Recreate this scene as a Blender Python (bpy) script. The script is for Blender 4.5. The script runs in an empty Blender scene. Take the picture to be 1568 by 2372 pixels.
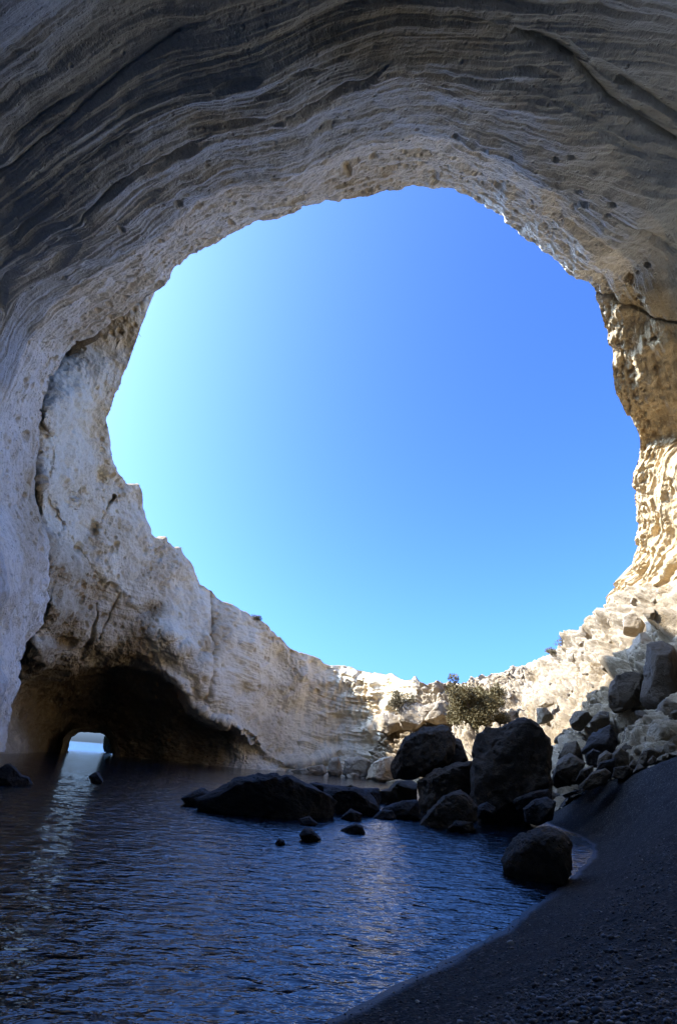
import bpy, math, random
import numpy as np
from mathutils import Vector, Matrix, noise as mnoise

random.seed(7)
rng = np.random.default_rng(7)
scene = bpy.context.scene
COL = scene.collection

# ------------------------------------------------------------------ camera
# reference pixels below are those of a 1568 x 2372 frame
CX, CY, FPX = 784.0, 1186.0, 1127.0
CAM = np.array([0.0, 0.0, 1.2])
PITCH, ROLL = math.radians(27.1), math.radians(4.5)
_X = np.array([1.0, 0, 0]); _F = np.array([0, math.cos(PITCH), math.sin(PITCH)]); _U = np.array([0, -math.sin(PITCH), math.cos(PITCH)])
RGT = math.cos(ROLL) * _X + math.sin(ROLL) * _U
UPV = -math.sin(ROLL) * _X + math.cos(ROLL) * _U
cam = bpy.data.cameras.new('camera')
cam.sensor_fit = 'VERTICAL'; cam.sensor_height = 24.0; cam.lens = 24.0 * FPX / 2372.0
cam.clip_start = 0.05; cam.clip_end = 30000
camo = bpy.data.objects.new('camera', cam); COL.objects.link(camo)
camo.matrix_world = Matrix(((RGT[0], UPV[0], -_F[0], CAM[0]), (RGT[1], UPV[1], -_F[1], CAM[1]), (RGT[2], UPV[2], -_F[2], CAM[2]), (0, 0, 0, 1)))
scene.camera = camo

# ------------------------------------------------------------------ sky, sun, exposure
SUN_EL, SUN_AZ = math.radians(37.0), math.radians(-90.0)      # azimuth from +Y, clockwise
world = bpy.data.worlds.new('World'); scene.world = world; world.use_nodes = True
wn = world.node_tree.nodes; wl = world.node_tree.links; wn.clear()
sky = wn.new('ShaderNodeTexSky'); sky.sky_type = 'NISHITA'; sky.sun_disc = False
sky.sun_elevation = SUN_EL; sky.sun_rotation = SUN_AZ
sky.altitude = 0; sky.air_density = 0.6; sky.dust_density = 4.0; sky.ozone_density = 10.0
bg = wn.new('ShaderNodeBackground'); bg.inputs['Strength'].default_value = 0.137
wo = wn.new('ShaderNodeOutputWorld')
gam = wn.new('ShaderNodeGamma'); gam.inputs[1].default_value = 1.2
tint = wn.new('ShaderNodeMix'); tint.data_type = 'RGBA'; tint.blend_type = 'MULTIPLY'; tint.inputs[0].default_value = 1.0; tint.inputs[7].default_value = (0.68, 0.855, 1.0, 1)
wl.new(sky.outputs[0], gam.inputs[0]); wl.new(gam.outputs[0], tint.inputs[6]); wl.new(tint.outputs[2], bg.inputs[0]); wl.new(bg.outputs[0], wo.inputs[0])
SUN = np.array([math.sin(SUN_AZ) * math.cos(SUN_EL), math.cos(SUN_AZ) * math.cos(SUN_EL), math.sin(SUN_EL)])
sl = bpy.data.lights.new('sun', 'SUN'); sl.energy = 3.2; sl.angle = math.radians(0.5); sl.color = (1.0, 0.955, 0.88)
so = bpy.data.objects.new('sun', sl); COL.objects.link(so)
so.rotation_euler = Vector(-SUN).to_track_quat('-Z', 'Y').to_euler()
so.location = (-30, -5, 60)
vs = scene.view_settings
vs.view_transform = 'Standard'; vs.look = 'None'; vs.gamma = 1.0; vs.use_curve_mapping = False; vs.exposure = 2.2
scene.cycles.max_bounces = 8; scene.cycles.diffuse_bounces = 5
scene.cycles.caustics_reflective = False; scene.cycles.caustics_refractive = False

# ------------------------------------------------------------------ maths helpers
def ray(px, py):
    px = np.asarray(px, float); py = np.asarray(py, float)
    v = (px - CX)[..., None] * RGT - (py - CY)[..., None] * UPV + FPX * _F
    return v
def pt(px, py, hd):
    v = ray(px, py); h = np.hypot(v[..., 0], v[..., 1])
    return CAM + v * (np.asarray(hd, float) / h)[..., None]
def ptz(px, py, z):
    v = ray(px, py); return CAM + v * ((z - CAM[2]) / v[..., 2])[..., None]
def sstep(a, b, x):
    t = np.clip((x - a) / (b - a), 0, 1); return t * t * (3 - 2 * t)

_perm = rng.permutation(256); _perm = np.concatenate([_perm, _perm, _perm])
_g = rng.normal(size=(256, 3)); _g /= np.linalg.norm(_g, axis=1)[:, None]; _g = _g.astype(np.float32)
def perlin(p):
    p = np.asarray(p, np.float32); sh = p.shape[:-1]; p = p.reshape(-1, 3)
    i = np.floor(p).astype(np.int32); f = p - i; i &= 255
    w = f * f * f * (f * (f * 6 - 15) + 10)
    out = 0
    for dx in (0, 1):
        wx = w[:, 0] if dx else 1 - w[:, 0]
        a = _perm[i[:, 0] + dx]
        for dy in (0, 1):
            wy = w[:, 1] if dy else 1 - w[:, 1]
            b = _perm[a + i[:, 1] + dy]
            for dz in (0, 1):
                wz = w[:, 2] if dz else 1 - w[:, 2]
                g = _g[_perm[b + i[:, 2] + dz]]
                d = g[:, 0] * (f[:, 0] - dx) + g[:, 1] * (f[:, 1] - dy) + g[:, 2] * (f[:, 2] - dz)
                out = out + wx * wy * wz * d
    return (out * 1.6).reshape(sh)
def fbm(p, o=4, lac=2.03, gain=0.5):
    s = 0; a = 1.0; p = np.asarray(p, np.float32)
    for k in range(o):
        s = s + a * perlin(p + 17.3 * k); p = p * lac; a *= gain
    return s
def cobbles(p, seed=0, fill=0.75):
    """packed stones: height of the tallest dome over each point, cell size 1"""
    p = np.asarray(p, np.float32); sh = p.shape[:-1]; p = p.reshape(-1, 3); i = np.floor(p).astype(np.int32); out = np.zeros(len(p), np.float32)
    for dx in (-1, 0, 1):
        for dy in (-1, 0, 1):
            for dz in (-1, 0, 1):
                c = i + np.array([dx, dy, dz], np.int32); hsh = _perm[(_perm[(_perm[(c[:, 0] + seed) & 255] + c[:, 1]) & 255] + c[:, 2]) & 255]
                g = _g[hsh]; q = c + 0.5 + 0.45 * g; r = fill * (0.45 + 0.55 * np.abs(g[:, 2])); d = p - q
                d = d + 0.35 * g[:, [1, 2, 0]] * (d * g).sum(1, keepdims=True)
                m = np.maximum(np.abs(d @ _g[3]), np.maximum(np.abs(d @ _g[9]), np.maximum(np.abs(d @ _g[31]), np.abs(d @ _g[77]))))
                e = 0.5 * np.sqrt((d * d).sum(1)) + 0.6 * m
                out = np.maximum(out, r * np.sqrt(np.clip(1 - (e / r) ** 2, 0, 1)))
    return out.reshape(sh)
def ridged(p, o=4, gain=0.55):
    s = 0; a = 1.0; p = np.asarray(p, np.float32)
    for k in range(o):
        s = s + a * (1 - 2 * np.abs(perlin(p + 9.1 * k))); p = p * 2.1; a *= gain
    return s
def catmull(P, u):
    """P (n,...) control rows, u parameter 0..n-1 -> interpolated rows"""
    P = np.asarray(P, float); n = len(P)
    P = np.concatenate([(2 * P[0] - P[1])[None], P, (2 * P[-1] - P[-2])[None]])
    i = np.clip(np.floor(u).astype(int), 0, n - 2); f = (u - i).reshape(-1, *([1] * (P.ndim - 1)))
    a, b, c, d = P[i], P[i + 1], P[i + 2], P[i + 3]
    return 0.5 * (2 * b + (c - a) * f + (2 * a - 5 * b + 4 * c - d) * f ** 2 + (3 * b - a - 3 * c + d) * f ** 3)
def resample(P, u):
    P = np.asarray(P, float); k = np.arange(len(P))
    return np.stack([np.interp(u, k, P[:, j]) for j in range(P.shape[1])], -1)
def tps(ctrl, smooth=1e-4):
    c = np.asarray(ctrl, float); xy = c[:, :2] / 500.0; v = c[:, 2]; n = len(c)
    def U(r2): return 0.5 * r2 * np.log(r2 + 1e-12)
    d2 = ((xy[:, None] - xy[None]) ** 2).sum(-1)
    A = np.zeros((n + 3, n + 3)); A[:n, :n] = U(d2) + smooth * np.eye(n)
    A[:n, n] = 1; A[:n, n + 1:] = xy; A[n, :n] = 1; A[n + 1:, :n] = xy.T
    w = np.linalg.solve(A, np.concatenate([v, [0, 0, 0]]))
    def f(px, py):
        q = np.stack([px, py], -1).reshape(-1, 2) / 500.0; out = np.empty(len(q))
        for k in range(0, len(q), 100000):
            s = q[k:k + 100000]
            out[k:k + 100000] = U(((s[:, None] - xy[None]) ** 2).sum(-1)) @ w[:n] + w[n] + s @ w[n + 1:]
        return out.reshape(np.shape(px))
    return f
def polydist(px, py, poly, closed=False):
    """distance to a polyline, and the side (positive = right of travel)"""
    poly = np.asarray(poly, float); n = len(poly); best = np.full(np.shape(px), 1e9); side = np.zeros(np.shape(px))
    for k in range(n if closed else n - 1):
        a = poly[k]; b = poly[(k + 1) % n]; e = b - a; L = e @ e
        t = np.clip(((px - a[0]) * e[0] + (py - a[1]) * e[1]) / L, 0, 1)
        dx = px - a[0] - t * e[0]; dy = py - a[1] - t * e[1]; d = np.hypot(dx, dy)
        m = d < best; best = np.where(m, d, best); side = np.where(m, np.sign(e[0] * dy - e[1] * dx), side)
    return best, side
def inpoly(px, py, poly):
    poly = np.asarray(poly, float); r = np.zeros(np.shape(px), bool); j = len(poly) - 1
    for i in range(len(poly)):
        xi, yi = poly[i]; xj, yj = poly[j]
        if yi != yj:
            r ^= ((yi > py) != (yj > py)) & (px < (xj - xi) * (py - yi) / (yj - yi) + xi)
        j = i
    return r
def project(P):
    d = P - CAM; z = d @ _F; z = np.where(np.abs(z) < 1e-6, 1e-6, z)
    return CX + FPX * (d @ RGT) / z, CY - FPX * (d @ UPV) / z, z

def grid_normals(P):
    du = np.gradient(P, axis=1); dv = np.gradient(P, axis=0)
    n = np.cross(du, dv); n /= np.linalg.norm(n, axis=-1, keepdims=True) + 1e-12
    return n

def mesh_from(name, verts, faces, mat=None, smooth=True, uv=None, attrs=None, link=True):
    verts = np.ascontiguousarray(verts, np.float32).reshape(-1, 3); faces = np.asarray(faces, np.int32)
    me = bpy.data.meshes.new(name); n = faces.shape[1]
    me.vertices.add(len(verts)); me.vertices.foreach_set('co', verts.ravel())
    me.loops.add(faces.size); me.loops.foreach_set('vertex_index', faces.ravel())
    me.polygons.add(len(faces)); me.polygons.foreach_set('loop_start', np.arange(0, faces.size, n, dtype=np.int32))
    me.polygons.foreach_set('use_smooth', np.full(len(faces), smooth, bool))
    if uv is not None:
        l = me.uv_layers.new(name='strata'); l.data.foreach_set('uv', np.asarray(uv, np.float32).reshape(-1, 2)[faces.ravel()].ravel())
    for k, v in (attrs or {}).items():
        at = me.attributes.new(k, 'FLOAT', 'POINT'); at.data.foreach_set('value', np.asarray(v, np.float32).ravel())
    me.update(calc_edges=True)
    if mat: me.materials.append(mat)
    if not link: return me
    o = bpy.data.objects.new(name, me); COL.objects.link(o); return o
def grid_faces(nr, nc, keep=None, flip=False):
    r, c = np.meshgrid(np.arange(nr - 1), np.arange(nc - 1), indexing='ij'); a = r * nc + c
    f = np.stack([a, a + 1, a + nc + 1, a + nc], -1)
    if flip: f = f[..., ::-1]
    f = f.reshape(-1, 4)
    return f if keep is None else f[keep.ravel()]
def tag(o, label, cat, group=None, kind=None):
    o['label'] = label; o['category'] = cat
    if group: o['group'] = group
    if kind: o['kind'] = kind
    return o

# ------------------------------------------------------------------ materials
def nodes(name):
    m = bpy.data.materials.new(name); m.use_nodes = True; nt = m.node_tree
    b = nt.nodes['Principled BSDF']; return m, nt, b
class NT:
    def __init__(s, nt): s.nt = nt
    def n(s, t, **kw):
        x = s.nt.nodes.new(t)
        for k, v in kw.items(): setattr(x, k, v)
        return x
    def link(s, a, b): s.nt.links.new(a, b)
    def noise(s, vec, scale, detail=6, rough=0.6, dist=0.0):
        x = s.n('ShaderNodeTexNoise'); x.inputs['Scale'].default_value = scale; x.inputs['Detail'].default_value = detail
        x.inputs['Roughness'].default_value = rough; x.inputs['Distortion'].default_value = dist
        s.link(vec, x.inputs['Vector']); return x.outputs['Fac']
    def ramp(s, fac, stops):
        x = s.n('ShaderNodeValToRGB'); e = x.color_ramp.elements
        while len(e) < len(stops): e.new(0.5)
        for k, (p, c) in enumerate(stops):
            e[k].position = p; e[k].color = (*c, 1) if len(c) == 3 else c
        s.link(fac, x.inputs['Fac']); return x.outputs['Color']
    def mix(s, fac, a, b, mode='MIX'):
        x = s.n('ShaderNodeMix', data_type='RGBA', blend_type=mode)
        if isinstance(fac, (int, float)): x.inputs[0].default_value = fac
        else: s.link(fac, x.inputs[0])
        for v, i in ((a, 6), (b, 7)):
            if isinstance(v, tuple): x.inputs[i].default_value = (*v, 1)
            else: s.link(v, x.inputs[i])
        return x.outputs[2]
    def math(s, op, a, b=0.0):
        x = s.n('ShaderNodeMath', operation=op)
        for v, i in ((a, 0), (b, 1)):
            if isinstance(v, (int, float)): x.inputs[i].default_value = v
            else: s.link(v, x.inputs[i])
        return x.outputs[0]
    def mapping(s, vec, scale=(1, 1, 1), rot=(0, 0, 0), loc=(0, 0, 0)):
        x = s.n('ShaderNodeMapping'); x.inputs['Scale'].default_value = scale; x.inputs['Rotation'].default_value = rot; x.inputs['Location'].default_value = loc
        s.link(vec, x.inputs['Vector']); return x.outputs[0]
    def bump(s, h, strength, dist, normal=None):
        x = s.n('ShaderNodeBump'); x.inputs['Strength'].default_value = strength; x.inputs['Distance'].default_value = dist
        s.link(h, x.inputs['Height'])
        if normal is not None: s.link(normal, x.inputs['Normal'])
        return x.outputs[0]

def rock_material(name, pale, mid, tan, strata=0.0, use_attr=False, grain=1.0, pit=1.0, rough=0.95, local=False):
    m, nt, b = nodes(name); T = NT(nt)
    tc = T.n('ShaderNodeTexCoord'); P = tc.outputs['Object']
    big = T.noise(P, 0.22 * grain, 5, 0.6)
    med = T.noise(P, 1.7 * grain, 6, 0.65)
    fine = T.noise(P, 11.0 * grain, 5, 0.7)
    col = T.mix(T.ramp(med, [(0.35, (0, 0, 0)), (0.68, (1, 1, 1))]), mid, pale)
    if use_attr:
        at = T.n('ShaderNodeAttribute', attribute_name='tan')
        tf = T.math('ADD', at.outputs['Fac'], T.math('MULTIPLY', T.math('SUBTRACT', med, 0.5), 0.9))
        tf = T.math('MULTIPLY', tf, T.ramp(tf, [(0.1, (0, 0, 0)), (0.6, (1, 1, 1))]))
        col = T.mix(T.math('MINIMUM', tf, 1.0), col, tan)
    else:
        col = T.mix(T.ramp(big, [(0.42, (0, 0, 0)), (0.66, (1, 1, 1))]), col, tan)
    # mineral grains
    g = T.ramp(fine, [(0.30, (0.55, 0.53, 0.50)), (0.5, (1, 1, 1)), (0.75, (1.10, 1.10, 1.10))])
    col = T.mix(0.55, col, g, 'MULTIPLY')
    h = T.math('ADD', T.math('MULTIPLY', med, 0.30), T.math('MULTIPLY', fine, 0.10))
    if strata > 0:
        uv = T.n('ShaderNodeUVMap', uv_map='strata').outputs[0]
        bed = T.n('ShaderNodeAttribute', attribute_name='bed').outputs['Fac']
        if name == 'tuff_roof': col = T.mix(T.n('ShaderNodeAttribute', attribute_name='ash_falloff').outputs['Fac'], col, T.mix(1.0, col, (0.52, 0.61, 0.76), 'MULTIPLY'))  # grey bed tone, doubling as painted dimming of the outer roof
        warp = T.noise(P, 0.22, 2, 0.5)
        w = T.n('ShaderNodeCombineXYZ'); T.link(T.math('MULTIPLY', warp, 0.45), w.inputs[1])
        va = T.n('ShaderNodeVectorMath', operation='ADD'); T.link(uv, va.inputs[0]); T.link(w.outputs[0], va.inputs[1])
        s1 = T.noise(T.mapping(va.outputs[0], (0.10, 2.6, 1)), 1.0, 7, 0.62)
        s2 = T.noise(T.mapping(va.outputs[0], (0.35, 9.0, 1)), 1.0, 5, 0.6)
        sg = T.ramp(s1, [(0.32, (0.72, 0.70, 0.66)), (0.5, (1, 1, 1)), (0.7, (1.08, 1.07, 1.05))])
        col = T.mix(T.math('MULTIPLY', bed, strata), col, sg, 'MULTIPLY')
        h = T.math('ADD', h, T.math('MULTIPLY', bed, T.math('ADD', T.math('MULTIPLY', s1, 0.5 * strata), T.math('MULTIPLY', s2, 0.2 * strata))))
    # small round cavities left by weathered clasts
    vo = T.n('ShaderNodeTexVoronoi'); vo.inputs['Scale'].default_value = 3.4 * grain; T.link(P, vo.inputs['Vector'])
    msk = T.ramp(T.noise(P, 0.9 * grain, 3, 0.6), [(0.45, (0, 0, 0)), (0.62, (1, 1, 1))])
    pr = T.ramp(vo.outputs['Distance'], [(0.10, (0, 0, 0)), (0.22, (1, 1, 1))])
    vo2 = T.n('ShaderNodeTexVoronoi'); vo2.inputs['Scale'].default_value = 8.5 * grain; T.link(P, vo2.inputs['Vector'])
    pr2 = T.ramp(vo2.outputs['Distance'], [(0.12, (0, 0, 0)), (0.26, (1, 1, 1))])
    msk2 = T.ramp(T.noise(P, 2.3 * grain, 3, 0.6), [(0.45, (0, 0, 0)), (0.6, (1, 1, 1))])
    pits = T.math('ADD', T.math('MULTIPLY', T.math('SUBTRACT', 1.0, pr), msk), T.math('MULTIPLY', T.math('MULTIPLY', T.math('SUBTRACT', 1.0, pr2), msk2), 0.6))
    h = T.math('SUBTRACT', h, T.math('MULTIPLY', pits, 0.22 * pit))
    bmp = T.bump(h, 0.85, 0.55 / grain if local else 0.55)
    T.link(bmp, b.inputs['Normal']); T.link(col, b.inputs['Base Color'])
    b.inputs['Roughness'].default_value = rough; b.inputs['Specular IOR Level'].default_value = 0.25
    return m
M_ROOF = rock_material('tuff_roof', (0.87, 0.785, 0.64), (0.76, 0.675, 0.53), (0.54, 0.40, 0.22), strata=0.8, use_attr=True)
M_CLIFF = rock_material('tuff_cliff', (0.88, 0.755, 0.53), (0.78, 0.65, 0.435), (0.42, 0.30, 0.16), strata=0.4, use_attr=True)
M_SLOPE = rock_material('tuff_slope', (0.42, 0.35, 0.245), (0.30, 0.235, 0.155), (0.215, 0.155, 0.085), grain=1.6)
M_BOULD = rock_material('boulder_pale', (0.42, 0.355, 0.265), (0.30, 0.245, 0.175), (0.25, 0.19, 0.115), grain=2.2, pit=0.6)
M_MIDB = rock_material('boulder_shade_tan', (0.20, 0.165, 0.125), (0.13, 0.105, 0.08), (0.12, 0.09, 0.055), grain=2.2, pit=0.9)  # pale boulder rock with shade put into its colour
M_DARKB = rock_material('boulder_shade_brown', (0.105, 0.086, 0.068), (0.07, 0.057, 0.045), (0.085, 0.062, 0.04), grain=2.4, pit=0.6)  # same tuff, colour darkened for boulders standing in shade
M_BLACK = rock_material('boulder_black', (0.05, 0.047, 0.048), (0.032, 0.030, 0.031), (0.04, 0.033, 0.028), grain=2.6, pit=0.5, rough=0.8)  # near-black rock colour, slightly smoother

def water_material(name, base):
    m, nt, b = nodes(name); T = NT(nt)
    P = T.n('ShaderNodeTexCoord').outputs['Object']
    w1 = T.noise(T.mapping(P, (1.5, 2.9, 1), rot=(0, 0, 0.15)), 1.9, 3, 0.5, 0.4)
    w2 = T.noise(T.mapping(P, (3.4, 6.0, 1), rot=(0, 0, -0.2)), 1.9, 3, 0.5, 0.3)
    h = T.math('ADD', T.math('MULTIPLY', w1, 0.65), T.math('MULTIPLY', w2, 0.35))
    T.link(T.bump(h, 0.65, 0.10), b.inputs['Normal'])
    b.inputs['Base Color'].default_value = (*base, 1); b.inputs['Roughness'].default_value = 0.04
    b.inputs['IOR'].default_value = 1.33
    return m
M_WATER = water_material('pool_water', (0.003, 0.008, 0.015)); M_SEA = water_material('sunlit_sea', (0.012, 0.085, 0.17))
def beach_material():
    m, nt, b = nodes('dark_gravel'); T = NT(nt)
    P = T.n('ShaderNodeTexCoord').outputs['Object']
    vo = T.n('ShaderNodeTexVoronoi'); vo.inputs['Scale'].default_value = 42; T.link(P, vo.inputs['Vector'])
    vo2 = T.n('ShaderNodeTexVoronoi'); vo2.inputs['Scale'].default_value = 110; T.link(P, vo2.inputs['Vector'])
    n1 = T.noise(P, 2.2, 5, 0.6)
    sep = T.n('ShaderNodeSeparateColor'); T.link(vo.outputs['Color'], sep.inputs[0])
    col = T.ramp(sep.outputs[0], [(0.0, (0.014, 0.0135, 0.013)), (0.7, (0.034, 0.032, 0.030)), (0.93, (0.065, 0.061, 0.057)), (1.0, (0.15, 0.14, 0.13))])
    col = T.mix(0.6, col, T.ramp(n1, [(0.3, (0.6, 0.6, 0.6)), (0.7, (1.15, 1.12, 1.08))]), 'MULTIPLY')
    z = T.n('ShaderNodeSeparateXYZ'); T.link(P, z.inputs[0])
    wet = T.ramp(T.math('ADD', T.math('MULTIPLY', z.outputs[2], 17.0), T.math('MULTIPLY', n1, 0.25)), [(0.30, (1, 1, 1)), (0.50, (0, 0, 0))])
    col = T.mix(wet, col, (0.008, 0.008, 0.009))
    h = T.math('ADD', T.math('MULTIPLY', T.math('SUBTRACT', 1.0, vo.outputs['Distance']), 0.7), T.math('MULTIPLY', vo2.outputs['Distance'], 0.3))
    bs = T.n('ShaderNodeBump'); bs.inputs['Distance'].default_value = 0.02; T.link(h, bs.inputs['Height'])
    T.link(T.math('SUBTRACT', 0.9, T.math('MULTIPLY', wet, 0.72)), bs.inputs['Strength'])
    T.link(bs.outputs[0], b.inputs['Normal']); T.link(col, b.inputs['Base Color'])
    T.link(T.math('SUBTRACT', 0.9, T.math('MULTIPLY', wet, 0.40)), b.inputs['Roughness'])
    T.link(T.math('ADD', 0.15, T.math('MULTIPLY', wet, 0.05)), b.inputs['Specular IOR Level'])
    return m
M_BEACH = beach_material()
def plain_material(name, col, rough=0.8, var=0.3, scale=20):
    m, nt, b = nodes(name); T = NT(nt); P = T.n('ShaderNodeTexCoord').outputs['Object']
    n = T.noise(P, scale, 4, 0.6); lo = tuple(c * (1 - var) for c in col); hi = tuple(min(1, c * (1 + var)) for c in col)
    T.link(T.ramp(n, [(0.3, lo), (0.7, hi)]), b.inputs['Base Color']); b.inputs['Roughness'].default_value = rough
    return m
M_LEAF = plain_material('bush_leaves', (0.15, 0.122, 0.06), 0.7, 0.45, 6)
M_LEAF.node_tree.nodes['Principled BSDF'].inputs['Specular IOR Level'].default_value = 0.08
M_LEAF2 = plain_material('shrub_leaves', (0.14, 0.115, 0.065), 0.7, 0.4, 6)
M_LEAF2.node_tree.nodes['Principled BSDF'].inputs['Specular IOR Level'].default_value = 0.08
M_WOOD = plain_material('bush_wood', (0.10, 0.075, 0.05), 0.9)
M_BIRD = plain_material('bird_feathers', (0.06, 0.055, 0.05), 0.8)
M_SHELL = plain_material('white_pebble', (0.62, 0.60, 0.57), 0.7, 0.15, 60)

# ------------------------------------------------------------------ the near cave shell (roof, left wall, right wall)
# stations clockwise: rim R, mid K, frame edge M as (px, py, horizontal distance); E a floor point
ST = [
 ((8, 1742, 39), (-20, 1740, 34), (-110, 1740, 27), (-14, 8, -1.5)),
 ((48, 1600, 37), (10, 1600, 31), (-110, 1600, 24), (-13.5, 7, -1.5)),
 ((64, 1500, 36), (20, 1490, 30), (-110, 1470, 23), (-13, 6, -1.5)),
 ((108, 1400, 34), (30, 1390, 28), (-110, 1350, 22), (-12.5, 5, -1.5)),
 ((100, 1280, 32), (20, 1270, 26), (-110, 1220, 20.5), (-12.5, 4, -1.5)),
 ((78, 1130, 29.5), (10, 1080, 24), (-110, 1010, 18.5), (-12, 3, -1.5)),
 ((91, 956, 26.5), (20, 900, 21), (-110, 790, 16), (-11.5, 1, -1.5)),
 ((150, 822, 23.5), (60, 730, 18), (-110, 560, 13), (-11, -1, -1.5)),
 ((212, 763, 21.5), (95, 620, 16), (-110, 400, 11.3), (-10.5, -2.5, -1.5)),
 ((299, 698, 19.3), (140, 520, 14), (-90, 230, 10.6), (-9.5, -4.5, -1.5)),
 ((371, 648, 17.3), (200, 420, 11.8), (-60, 60, 9.6), (-8.5, -6, -1.5)),
 ((452, 583, 15.4), (300, 330, 10.2), (80, -60, 7.0), (-6.5, -7.5, -1.5)),
 ((560, 515, 13.6), (440, 250, 8.9), (290, -100, 5.9), (-4.5, -8.5, -1.5)),
 ((680, 478, 12.5), (600, 205, 8.0), (520, -110, 5.1), (-2.5, -9, -1.5)),
 ((784, 437, 11.7), (760, 185, 7.4), (740, -110, 4.5), (0, -9.2, -1.5)),
 ((880, 417, 11.3), (900, 180, 7.3), (930, -110, 4.5), (1.5, -9.2, -1.5)),
 ((979, 412, 11.5), (1030, 185, 7.5), (1100, -110, 4.9), (3, -8.8, -1.5)),
 ((1075, 452, 12.5), (1180, 215, 8.2), (1320, -100, 5.9), (5, -8, -1.5)),
 ((1172, 506, 13.7), (1310, 270, 9.2), (1510, -60, 7.3), (6.5, -7, -1.5)),
 ((1257, 559, 15.2), (1420, 350, 10.4), (1660, 60, 9.2), (8, -5.5, -1.5)),
 ((1326, 630, 17.0), (1480, 450, 13.2), (1690, 230, 11.5), (11, -3.5, -1.5)),
 ((1380, 670, 18.6), (1510, 540, 15.8), (1690, 390, 14.2), (13, -2, -1.5)),
 ((1412, 790, 21.3), (1530, 700, 19.3), (1690, 600, 18.2), (15, 0, -1.5)),
 ((1438, 920, 24.2), (1545, 860, 22.8), (1690, 810, 22.0), (17, 2, -1.5)),
 ((1480, 1005, 26.8), (1565, 980, 25.2), (1690, 950, 24.2), (19, 4, -1.5)),
 ((1482, 1110, 29.2), (1568, 1090, 27.5), (1690, 1080, 26.2), (20, 5.5, -1.5)),
 ((1487, 1215, 31.5), (1570, 1210, 29.6), (1690, 1210, 28.0), (21, 7, -1.5)),
 ((1470, 1300, 34), (1570, 1310, 31), (1690, 1330, 29.0), (22, 8, -1.5)),
 ((1438, 1350, 37), (1560, 1390, 32.5), (1690, 1440, 30.0), (22, 9, -1.5)),
 ((1402, 1425, 40), (1540, 1480, 34), (1690, 1560, 31.0), (22, 10, -1.5)),
 ((1400, 1560, 42), (1540, 1580, 35), (1690, 1680, 31), (22, 11, -1.5)),
]
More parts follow.
